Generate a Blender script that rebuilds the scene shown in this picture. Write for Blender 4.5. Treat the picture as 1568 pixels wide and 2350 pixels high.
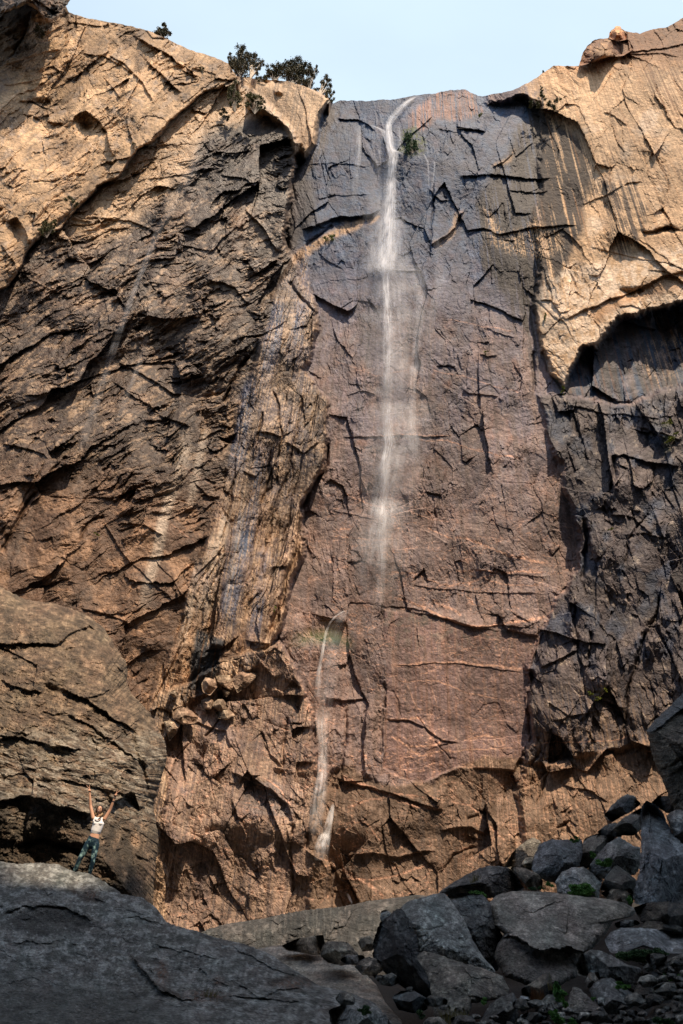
import bpy, math, random
import numpy as np
from math import radians as R
scn = bpy.context.scene
for _o in list(bpy.data.objects): bpy.data.objects.remove(_o)
COL = scn.collection
# ---------------------------------------------------------------- camera
PITCH = R(34.5); ROLL = math.atan2(146, 2275)
cam_d = bpy.data.cameras.new('camera'); cam = bpy.data.objects.new('camera', cam_d); COL.objects.link(cam)
cam_d.sensor_fit = 'VERTICAL'; cam_d.sensor_height = 36; cam_d.lens = 24.0
cam_d.clip_start = .1; cam_d.clip_end = 4000
cam.location = (0, 0, 0)
from mathutils import Matrix, Vector
cam.rotation_euler = (Matrix.Rotation(R(90) + PITCH, 3, 'X') @ Matrix.Rotation(ROLL, 3, 'Z')).to_euler()
scn.camera = cam
# ---------------------------------------------------------------- light
SUN = np.array([.20, -.45, .83]); SUN /= np.linalg.norm(SUN)
SUN_EL = math.asin(SUN[2]); SUN_AZ = math.atan2(SUN[0], SUN[1])
sd = bpy.data.lights.new('sun', 'SUN'); sd.energy = 4.4; sd.angle = R(.6); sd.color = (1, .81, .60)
so = bpy.data.objects.new('sun', sd); COL.objects.link(so)
so.rotation_euler = (math.pi/2 - SUN_EL, 0, math.pi - SUN_AZ)
W = bpy.data.worlds.new('World'); scn.world = W; W.use_nodes = True
nt = W.node_tree; bg = nt.nodes['Background']
sky = nt.nodes.new('ShaderNodeTexSky'); sky.sky_type = 'NISHITA'; sky.sun_disc = False
sky.sun_elevation = SUN_EL; sky.sun_rotation = SUN_AZ; sky.dust_density = 1.6; sky.air_density = 1.0
bg.inputs['Strength'].default_value = .13
# a bank of thin high haze over the cliff, brightest just above it: part of the sky itself
def wn(t, **kw):
    n = nt.nodes.new(t)
    for k_, v_ in kw.items(): setattr(n, k_, v_)
    return n
tc = wn('ShaderNodeTexCoord'); mp = wn('ShaderNodeMapping'); mp.inputs['Scale'].default_value = (1.2, 3.2, 1.2)
nz = wn('ShaderNodeTexNoise'); nz.inputs['Scale'].default_value = 1.6; nz.inputs['Detail'].default_value = 5; nz.inputs['Roughness'].default_value = .5
dt = wn('ShaderNodeVectorMath', operation='DOT_PRODUCT'); dt.inputs[1].default_value = (.05, .50, .865)
mr = wn('ShaderNodeMapRange', interpolation_type='SMOOTHSTEP'); mr.inputs[1].default_value = .62; mr.inputs[2].default_value = .97; mr.inputs[3].default_value = .10; mr.inputs[4].default_value = .92
ml = wn('ShaderNodeMath', operation='MULTIPLY_ADD'); ml.inputs[1].default_value = .45; ad = wn('ShaderNodeMath', operation='SUBTRACT', use_clamp=True); ad.inputs[1].default_value = .20
mx = wn('ShaderNodeMix', data_type='RGBA')
LK = nt.links.new
LK(tc.outputs['Generated'], mp.inputs[0]); LK(mp.outputs[0], nz.inputs['Vector']); LK(tc.outputs['Generated'], dt.inputs[0]); LK(dt.outputs['Value'], mr.inputs[0])
LK(nz.outputs['Fac'], ml.inputs[0]); LK(mr.outputs[0], ml.inputs[2]); LK(ml.outputs[0], ad.inputs[0]); LK(ad.outputs[0], mx.inputs[0])
LK(sky.outputs[0], mx.inputs[6]); mx.inputs[7].default_value = (4.0, 4.95, 5.75, 1)
LK(mx.outputs[2], bg.inputs[0])
scn.view_settings.view_transform = 'Standard'; scn.view_settings.look = 'None'
scn.view_settings.exposure = .54; scn.view_settings.gamma = 1
scn.render.engine = 'CYCLES'
cy = scn.cycles; cy.max_bounces = 5; cy.diffuse_bounces = 3; cy.glossy_bounces = 2; cy.transparent_max_bounces = 24
cy.use_denoising = True
# ---------------------------------------------------------------- numpy library
# photo plane units: 1568 wide, 2349 high; a direction from the eye through (x, y) is used only to find how wide and how high
# a thing of the photograph stands at its own distance
F = 1566.0; ZX = 930.; ZY = -1100.; CX = 784.0; CY = 1174.5; SP = math.sin(PITCH); CP = math.cos(PITCH)
f32 = np.float32
def ray(sx, sy):
    a0 = (np.asarray(sx, float) - CX)/F; b0 = (CY - np.asarray(sy, float))/F; cr_, sr_ = math.cos(ROLL), math.sin(ROLL)
    a = a0*cr_ - b0*sr_; b = a0*sr_ + b0*cr_
    return a, CP - b*SP, SP + b*CP
def at(sx, sy, Y):
    dx, dy, dz = ray(sx, sy); t = Y/dy
    return np.stack([dx*t, dy*t, dz*t], -1)
def unit(sx, sy, Y):            # metres spanned by one unit at depth Y
    return Y/ray(sx, sy)[1]/F
def h3(ix, iy, iz=0, seed=0):
    with np.errstate(over='ignore'):
        h = (ix.astype(np.uint32)*np.uint32(374761393) + iy.astype(np.uint32)*np.uint32(668265263)
             + np.asarray(iz).astype(np.uint32)*np.uint32(2147483647 - 18) + np.uint32((seed*1274126177 + 12345) & 0xffffffff))
        h = (h ^ (h >> np.uint32(13)))*np.uint32(1274126177); h = (h ^ (h >> np.uint32(16)))*np.uint32(2246822519)
        h ^= h >> np.uint32(13)
    return (h & np.uint32(0xffffff)).astype(f32)/f32(16777216.)
_ga = np.arange(256)*2*math.pi/256; GTX = np.cos(_ga).astype(f32); GTY = np.sin(_ga).astype(f32)
def vn(x, y, seed=0):
    """gradient noise"""
    x = np.asarray(x); y = np.asarray(y); x0 = np.floor(x); y0 = np.floor(y); fx = (x-x0).astype(f32); fy = (y-y0).astype(f32)
    ix = x0.astype(np.int64); iy = y0.astype(np.int64)
    def g(dx, dy):
        k = (h3(ix+dx, iy+dy, 0, seed)*256).astype(np.int16); return GTX[k]*(fx-dx) + GTY[k]*(fy-dy)
    u = fx*fx*fx*(fx*(fx*6-15)+10); w = fy*fy*fy*(fy*(fy*6-15)+10)
    a = g(0, 0); b = g(1, 0); c = g(0, 1); d = g(1, 1)
    return (a + (b-a)*u + (c-a)*w + (a-b-c+d)*u*w)*1.7
def fbm(x, y, o=4, seed=0, g=.5):
    s = 0; a = 1.; n = 0
    for k in range(o):
        c_, s_ = math.cos(.5+.65*k), math.sin(.5+.65*k)
        s = s + a*vn((c_*x+s_*y)*2**k + 13.7*k, (c_*y-s_*x)*2**k + 7.3*k, seed+k); n += a; a *= g
    return s/n
def vn3(x, y, z, seed=0):
    x0 = np.floor(x); y0 = np.floor(y); z0 = np.floor(z)
    fx = x-x0; fy = y-y0; fz = z-z0; ix = x0.astype(np.int64); iy = y0.astype(np.int64); iz = z0.astype(np.int64)
    fx = fx*fx*(3-2*fx); fy = fy*fy*(3-2*fy); fz = fz*fz*(3-2*fz)
    def L(k):
        a = h3(ix, iy, iz+k, seed); b = h3(ix+1, iy, iz+k, seed); c = h3(ix, iy+1, iz+k, seed); d = h3(ix+1, iy+1, iz+k, seed)
        return a + (b-a)*fx + (c-a)*fy + (a-b-c+d)*fx*fy
    l0 = L(0); l1 = L(1)
    return (l0 + (l1-l0)*fz)*2-1
def fbm3(p, sc, o=4, seed=0, g=.5):
    s = 0; a = 1.; n = 0
    for k in range(o):
        q = p*sc*2**k + 5.1*k
        s = s + a*vn3(q[..., 0], q[..., 1], q[..., 2], seed+k); n += a; a *= g
    return s/n
def facet(u, v, seed, jit=.9):
    """cells of broken rock: (tilted-plane height, distance to the nearest joint, random per cell)"""
    iu = np.floor(u).astype(np.int64); iv = np.floor(v).astype(np.int64)
    F1 = np.full(u.shape, 9., f32); F2 = F1.copy(); H = np.zeros(u.shape, f32); C = H.copy()
    for du in (-1, 0, 1):
        for dv in (-1, 0, 1):
            a = iu+du; b = iv+dv
            r1 = h3(a, b, 1, seed); r2 = h3(a, b, 2, seed)
            x = (u - (a + .5 + (r1-.5)*jit)).astype(f32); y = (v - (b + .5 + (r2-.5)*jit)).astype(f32)
            d = np.sqrt(x*x + y*y)
            r3 = h3(a, b, 3, seed); r4 = h3(a, b, 4, seed); r5 = h3(a, b, 5, seed)
            h = (r3-.5)*2.2*x + (r4-.5)*2.2*y + (r5-.5)*.45
            m = d < F1
            F2 = np.where(m, F1, np.minimum(F2, d)); H = np.where(m, h, H); C = np.where(m, r5, C); F1 = np.where(m, d, F1)
    return H, F2-F1, C
def sst(a, b, x):
    t = np.clip((x-a)/(b-a), 0, 1); return t*t*(3-2*t)
def poly_sd(X, Y, poly):
    """signed distance, positive inside"""
    P = np.array(poly, f32); n = len(P); d2 = np.full(X.shape, 1e12, f32); ins = np.zeros(X.shape, bool)
    for i in range(n):
        ax, ay = P[i]; bx, by = P[(i+1) % n]; ex, ey = bx-ax, by-ay
        wx = X-ax; wy = Y-ay; t = np.clip((wx*ex+wy*ey)/(ex*ex+ey*ey+1e-9), 0, 1)
        dx = wx-ex*t; dy = wy-ey*t; d2 = np.minimum(d2, dx*dx+dy*dy)
        c = ((ay > Y) != (by > Y)) & (X < (bx-ax)*(Y-ay)/((by-ay) if by != ay else 1e-9) + ax)
        ins ^= c
    d = np.sqrt(d2); return np.where(ins, d, -d)
def line_d(X, Y, pl):
    """distance, side (positive: right-hand side going along in picture axes = below for left-to-right), 0..1 along"""
    P = np.array(pl, f32); L = np.concatenate([[0], np.cumsum(np.hypot(*(P[1:]-P[:-1]).T))]); T = L[-1]
    d2 = np.full(X.shape, 1e12, f32); sg = np.zeros(X.shape, f32); tt = np.zeros(X.shape, f32)
    for i in range(len(P)-1):
        ax, ay = P[i]; bx, by = P[i+1]; ex, ey = bx-ax, by-ay; ll = ex*ex+ey*ey+1e-9
        wx = X-ax; wy = Y-ay; t = np.clip((wx*ex+wy*ey)/ll, 0, 1)
        dx = wx-ex*t; dy = wy-ey*t; q = dx*dx+dy*dy; m = q < d2
        d2 = np.where(m, q, d2); sg = np.where(m, np.sign(ex*wy-ey*wx), sg); tt = np.where(m, (L[i]+t*math.sqrt(ll))/T, tt)
    return np.sqrt(d2), sg, tt
def mixc(c, col, m):
    return c + (np.array(col, f32)-c)*m[..., None]
# ---------------------------------------------------------------- object helpers
def mk(name, V, Fc, mat=None, parent=None, attrs=None, smooth=False):
    me = bpy.data.meshes.new(name)
    V = np.asarray(V, f32).reshape(-1, 3)
    if isinstance(Fc, np.ndarray):
        n, k = Fc.shape
        me.vertices.add(len(V)); me.vertices.foreach_set('co', V.ravel())
        me.loops.add(n*k); me.loops.foreach_set('vertex_index', Fc.astype(np.int32).ravel())
        me.polygons.add(n); me.polygons.foreach_set('loop_start', np.arange(0, n*k, k, dtype=np.int32))
        me.update(calc_edges=True)
    else:
        me.from_pydata(V.tolist(), [], Fc); me.update()
    me.polygons.foreach_set('use_smooth', np.full(len(me.polygons), smooth))
    for k, a in (attrs or {}).items():
        a = np.asarray(a, f32)
        if a.ndim == 1:
            t = me.attributes.new(k, 'FLOAT', 'POINT'); t.data.foreach_set('value', a)
        else:
            c4 = np.ones((len(a), 4), f32); c4[:, :3] = a
            t = me.attributes.new(k, 'FLOAT_COLOR', 'POINT'); t.data.foreach_set('color', c4.ravel())
    if mat: me.materials.append(mat)
    o = bpy.data.objects.new(name, me); COL.objects.link(o)
    if parent is not None: o.parent = parent
    return o
def tag(o, label=None, cat=None, group=None, kind=None):
    for k, v in (('label', label), ('category', cat), ('group', group), ('kind', kind)):
        if v: o[k] = v
    return o
def empty(name, loc, rz=0):
    o = bpy.data.objects.new(name, None); COL.objects.link(o); o.location = tuple(map(float, loc)); o.rotation_euler = (0, 0, rz); return o
def grid_faces(nr, nc, wrap=False):
    i = np.arange(nr-1)[:, None]; j = np.arange(nc if wrap else nc-1)[None]
    j2 = (j+1) % nc
    a = i*nc+j; b = i*nc+j2; c = (i+1)*nc+j2; d = (i+1)*nc+j
    return np.stack(np.broadcast_arrays(a, d, c, b), -1).reshape(-1, 4)
def N(nt, t, **kw):
    n = nt.nodes.new(t)
    for k, v in kw.items(): setattr(n, k, v)
    return n
def mat_base(name):
    m = bpy.data.materials.new(name); m.use_nodes = True
    return m, m.node_tree, m.node_tree.nodes['Principled BSDF']
def mat_rock(name, scale=1., speck=.25, bump=.25, rough=.85, bd=.1):
    """mineral colour from the mesh's own stain map, times procedural grain; wetness lowers the roughness"""
    m, nt, b = mat_base(name); L = nt.links.new
    at_ = N(nt, 'ShaderNodeAttribute', attribute_name='Col'); we = N(nt, 'ShaderNodeAttribute', attribute_name='Wet')
    tc = N(nt, 'ShaderNodeTexCoord'); n1 = N(nt, 'ShaderNodeTexNoise'); n2 = N(nt, 'ShaderNodeTexNoise'); n3 = N(nt, 'ShaderNodeTexNoise')
    for n, s, d in ((n1, 1.3*scale, 6), (n2, 9*scale, 4), (n3, 3.1*scale, 8)):
        n.inputs['Scale'].default_value = s; n.inputs['Detail'].default_value = d; n.inputs['Roughness'].default_value = .62
        L(tc.outputs['Object'], n.inputs['Vector'])
    r1 = N(nt, 'ShaderNodeMapRange'); r1.inputs[1].default_value = .3; r1.inputs[2].default_value = .7
    r1.inputs[3].default_value = 1-speck; r1.inputs[4].default_value = 1+speck*.8; L(n1.outputs['Fac'], r1.inputs[0])
    r2 = N(nt, 'ShaderNodeMapRange'); r2.inputs[1].default_value = .35; r2.inputs[2].default_value = .65
    r2.inputs[3].default_value = 1-speck*.8; r2.inputs[4].default_value = 1+speck*.7; L(n2.outputs['Fac'], r2.inputs[0])
    mu = N(nt, 'ShaderNodeMath', operation='MULTIPLY'); L(r1.outputs[0], mu.inputs[0]); L(r2.outputs[0], mu.inputs[1])
    vm = N(nt, 'ShaderNodeVectorMath', operation='SCALE'); L(at_.outputs['Color'], vm.inputs[0]); L(mu.outputs[0], vm.inputs['Scale'])
    L(vm.outputs[0], b.inputs['Base Color'])
    rr = N(nt, 'ShaderNodeMapRange'); rr.inputs[3].default_value = rough; rr.inputs[4].default_value = .3; L(we.outputs['Fac'], rr.inputs[0])
    L(rr.outputs[0], b.inputs['Roughness'])
    bu = N(nt, 'ShaderNodeBump'); bu.inputs['Strength'].default_value = bump*2; bu.inputs['Distance'].default_value = bd
    L(n3.outputs['Fac'], bu.inputs['Height']); L(bu.outputs[0], b.inputs['Normal'])
    b.inputs['Specular IOR Level'].default_value = .4
    return m
# ---------------------------------------------------------------- the cliff (terrain)
SKY = [(-260,-60),(0,-40),(120,-12),(150,10),(158,28),(200,42),(250,50),(300,60),(345,72),(390,92),(430,112),(500,134),(524,146),(545,176),(590,180),
       (620,183),(660,186),(700,198),(745,216),(766,238),(780,230),(815,231),(850,232),(878,228),(905,228),(950,219),(1000,214),(1030,207),(1068,205),
       (1088,216),(1106,221),(1170,209),(1200,196),(1222,184),(1247,167),(1270,151),(1300,151),(1328,152),(1336,132),(1348,110),(1365,93),
       (1398,88),(1402,70),(1418,60),(1434,71),(1468,77),(1500,66),(1532,63),(1568,40),(1640,0),(1840,-60)]
sx = np.concatenate([np.arange(-260, -20, 10), np.arange(-20, 1590, 1.65), np.arange(1590, 1840, 10)]).astype(f32)
nv = 1360
v = np.linspace(0, 1, nv).astype(f32)
skp = np.array(SKY, f32)
skl = np.interp(sx, skp[:, 0], skp[:, 1]) + 2.2*fbm(sx/14, sx*0, 3, 91)
SX = np.broadcast_to(sx[None], (nv, len(sx))).astype(f32)
SY = (skl[None] + v[:, None]*(2330-skl[None])).astype(f32)
Q = ((SX-ZX)*2275/(SY-ZY)).astype(f32)        # constant along each true vertical
wx = SX + 13*fbm(SX/80, SY/80, 2, 5) + 3.5*fbm(SX/13, SY/13, 2, 6)
wy = SY + 13*fbm(SX/80, SY/80, 2, 7) + 3.5*fbm(SX/13, SY/13, 2, 8)
_lw = 24*fbm(SX/150, SY/150, 2, 25); _lv = 24*fbm(SX/150+9, SY/150, 2, 26)
fx_ = SX + _lw + 9*fbm(SX/70, SY/70, 3, 15) + 2.4*fbm(SX/10, SY/10, 2, 16); fy_ = SY + _lv + 9*fbm(SX/70, SY/70, 3, 17) + 2.4*fbm(SX/10, SY/10, 2, 18)
def pm(poly, w, off=0, rough=1.):                # soft mask of a polygon with a ragged edge
    X = SX + (wx-SX)*rough; Y = SY + (wy-SY)*rough
    return sst(-w, w, poly_sd(X, Y, poly) + off)
LB = [(-400,-100),(150,-100),(545,100),(548,180),(640,262),(690,330),(668,430),(652,560),(690,640),(722,700),(726,760),(702,850),(752,930),(752,1000),(735,1080),(700,1170),
      (692,1270),(655,1400),(620,1480),(560,1560),(430,1620),(380,1700),(380,2400),(-400,2400)]
NOSE = [(590,150),(700,190),(760,225),(735,262),(722,330),(700,360),(684,350),(650,290),(610,262),(575,240)]
LG = [(-400,-200),(150,-50),(330,40),(520,110),(548,178),(470,215),(418,252),(372,300),(330,335),(296,375),(276,405),(225,430),(180,478),(140,520),(90,545),(50,600),(20,655),(-400,900)]
RG = [(1900,-200),(1345,60),(1250,140),(1112,215),(1120,238),(1180,228),(1246,244),(1236,300),(1240,400),(1230,500),(1238,600),(1226,700),(1245,790),(1262,850),(1298,890),
      (1330,820),(1380,768),(1440,735),(1500,708),(1568,690),(1900,600)]
HOL = [(1298,892),(1330,820),(1380,768),(1440,735),(1500,708),(1568,690),(1900,600),(1900,880),(1568,868),(1500,900),(1450,928),(1380,915),(1330,915)]
DR = [(1240,905),(1300,915),(1450,932),(1568,872),(1900,860),(1900,2400),(1215,2400),(1190,1800),(1215,1700),(1215,1530),(1250,1430),(1330,1300),(1325,1180),(1270,1030)]
RB = [(372,1590),(440,1560),(490,1535),(560,1500),(640,1470),(690,1560),(712,1640),(724,1720),(718,1860),(770,2100),(300,2400),(300,1700)]
RIB = [(700,560),(722,700),(726,760),(702,850),(752,930),(752,1000),(735,1080),(700,1170),(692,1270),(655,1400),(620,1480),(560,1500),(480,1480),(380,1640),(330,1640),(400,1480),(440,1330),(520,1100),(560,900),(610,760),(640,650)]
BL = [(716,1830),(760,1775),(800,1760),(880,1800),(1000,1795),(1100,1730),(1230,1755),(1500,1700),(1900,1690),(1900,2400),(700,2400)]
SLAB = [(882,1400),(1000,1415),(1110,1440),(1240,1460),(1216,1540),(1214,1700),(1180,1770),(1050,1760),(960,1800),(880,1760),(888,1600)]
M = {k: pm(p, w, rough=r) for k, p, w, r in (('LB', LB, 7, 1), ('NOSE', NOSE, 8, .5), ('LG', LG, 3, .7), ('RG', RG, 9, 1.3), ('HOL', HOL, 6, 1.8), ('DR', DR, 8, 1.2),
      ('RB', RB, 6, 1), ('RIB', RIB, 8, .8), ('BL', BL, 8, 1), ('SLAB', SLAB, 3, .4))}
# --- macro relief, in units of width at the wall's own distance (positive = toward the eye)
hh = np.zeros(SX.shape, f32)
hh += M['LB']*(70 + .10*np.clip(700-SX, 0, 900) + 25*sst(1100, 1700, SY))
hh += M['NOSE']*60
hh += M['LG']*(28 + .08*np.clip(500-SX, 0, 700))
hh += M['RG']*(12 + .14*np.clip(SX-1180, 0, 700))
hh += M['HOL']*(-34)*(1-sst(850, 925, SY))
hh += M['DR']*(5 + .22*np.clip(SX-1240, 0, 700) + 20*sst(1000, 1700, SY))
hh += M['RB']*(1-M['LB'])*(95 + 12*sst(1700, 2000, SY)) + M['RB']*14
hh += M['BL']*(22)*sst(1760, 1900, SY) 
hh -= M['SLAB']*5
hh += 30*fbm(SX/260, SY/260, 3, 21)*(1-.5*M['SLAB'])
# --- jointed rock: four sizes of tilted facets per zone; (mask, angle of the grain, length, width, amplitude, joint depth)
ZON = [  # name, rotation, stretch along, base size, facets amplitude for sizes (L,M,S,XS), joint depth
 (None,        80, 1.7, 1.0, (17, 7, 3.0, 1.3), 1.8),
 (M['LB'],    -28, 2.8, 0.95, (36, 17, 9.5, 3.6), 2.6),
 (M['LG'],    -38, 2.6, 1.1, (34, 17, 8.5, 3.2), 4.0),
 (M['RIB'],   -72, 4.0, 0.9, (34, 16, 7.0, 2.6), 4.0),
 (M['RB'],     72, 1.7, 1.1, (30, 17, 6.0, 2.0), 3.0),
 (M['RG'],     60, 1.7, 1.3, (24, 11, 3.6, 1.2), 1.6),
 (M['HOL'],    70, 1.5, 1.0, (22, 10, 4.0, 1.2), 1.6),
 (M['DR'],     74, 2.2, 1.0, (38, 20, 8.0, 2.6), 4.0),
 (M['BL'],     68, 1.8, 1.15, (26, 15, 5.0, 2.0), 2.6),
 (M['NOSE'],   80, 1.8, 1.0, (14, 5, 2.0, .8), 2.0),
 (M['SLAB'],   80, 1.3, 1.8, (8, 3, 1.2, .6), 1.0)]
rock = np.zeros(SX.shape, f32); CELL = np.zeros(SX.shape, f32); CELLM = np.zeros(SX.shape, f32); JN = np.zeros(SX.shape, f32)
for zi, (m, ang, st, bs, amp, jd) in enumerate(ZON):
    sel = np.ones(SX.shape, bool) if m is None else m > .02
    wf_ = (.6, 1, 1, .55, .35, .8, .6, .4, .35, .6, .5)[zi]; x = SX[sel] + wf_*(fx_[sel]-SX[sel]); y = SY[sel] + wf_*(fy_[sel]-SY[sel]); c, s = math.cos(R(ang)), math.sin(R(ang))
    u = c*x + s*y; w = -s*x + c*y
    h = np.zeros(x.shape, f32); jn = np.zeros(x.shape, f32); ce = cm = None
    patch = .22 + 1.15*sst(-.35, .4, fbm(x/80, y/80, 3, 300+zi)); gate = sst(-.3, .5, fbm(x/170, y/170, 2, 350+zi))*.8          # smoother and rougher patches
    for k, (sz, a) in enumerate(zip((130, 48, 17, 6.5), amp)):
        sz = sz*bs; ss = st if k < 3 else 1 + (st-1)*.6
        H, J, C = facet(u/(sz*ss), w/sz, 40+zi*7+k)
        h += a*H*(1.5 if k < 1 else patch) ; jm = (1-sst(0, .05+.05*k, J))
        h -= jm*jd*(.7, .6, .3, .12)[k]*gate
        if k < 2: jn = np.maximum(jn, jm)
        if k == 0: ce = C
        if k == 1: cm = C
    h += amp[2]*(.35 if zi in (4, 7, 8) else .8)*fbm(u/(30*st), w/9, 4, 400+zi, .6)*patch
    if zi == 1: h *= (1-.5*sst(1000, 1200, SY[sel]-.1*SX[sel])*(1-sst(420,520,SX[sel])*0))
    mm = np.ones(x.shape, f32) if m is None else m[sel]
    rock[sel] = rock[sel]*(1-mm) + h*mm; CELL[sel] = CELL[sel]*(1-mm)+ce*mm; CELLM[sel] = CELLM[sel]*(1-mm)+cm*mm; JN[sel] = JN[sel]*(1-mm)+jn*mm
hh += rock*.78
# --- named ledges and cracks
def sub(pl, pad):
    P = np.array(pl); k = (SX > P[:, 0].min()-pad) & (SX < P[:, 0].max()+pad) & (SY > P[:, 1].min()-pad) & (SY < P[:, 1].max()+pad)
    return np.nonzero(k)
def ledge(pl, amp, fall=30, w=1.5, wob=.5, up=True):
    """rock above the line juts out by amp and dies away upward (up) or below it is cut back and recovers downward"""
    i = sub(pl, fall*3); X = SX[i] + (wx[i]-SX[i])*wob; Y = SY[i] + (wy[i]-SY[i])*wob
    d, s, t = line_d(X, Y, pl); tp = sst(0, .12, t)*sst(0, .12, 1-t); sd = d*s
    if up: hh[i] += amp*tp*(1-sst(-w, w, sd))*np.exp(-d/fall)
    else:  hh[i] -= amp*tp*sst(-w, w, sd)*np.exp(-d/fall)
def _cen(pl):
    a_ = np.mean(pl, 0); return .6 if 760 < a_[0] < 1262 and 560 < a_[1] < 1770 else 1.
def crack(pl, dep, w=3., wob=.6):
    i = sub(pl, w*4+12); X = SX[i] + (wx[i]-SX[i])*wob; Y = SY[i] + (wy[i]-SY[i])*wob
    d, s, t = line_d(X, Y, pl); tp = sst(0, .1, t)*sst(0, .1, 1-t)*(.8+.3*vn(X/40, Y/40, 77))
    hh[i] -= .7*dep*tp*np.exp(-(d/(w*(.75+.4*vn(X/22, Y/22, 78))))**2)
def bump_(cx, cy, rx, ry, amp, p=2.):
    i = np.nonzero((abs(SX-cx) < rx*2.4) & (abs(SY-cy) < ry*2.4)); X = wx[i]; Y = wy[i]
    hh[i] += amp*np.exp(-(((X-cx)/rx)**2 + ((Y-cy)/ry)**2)**(p/2))
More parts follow.
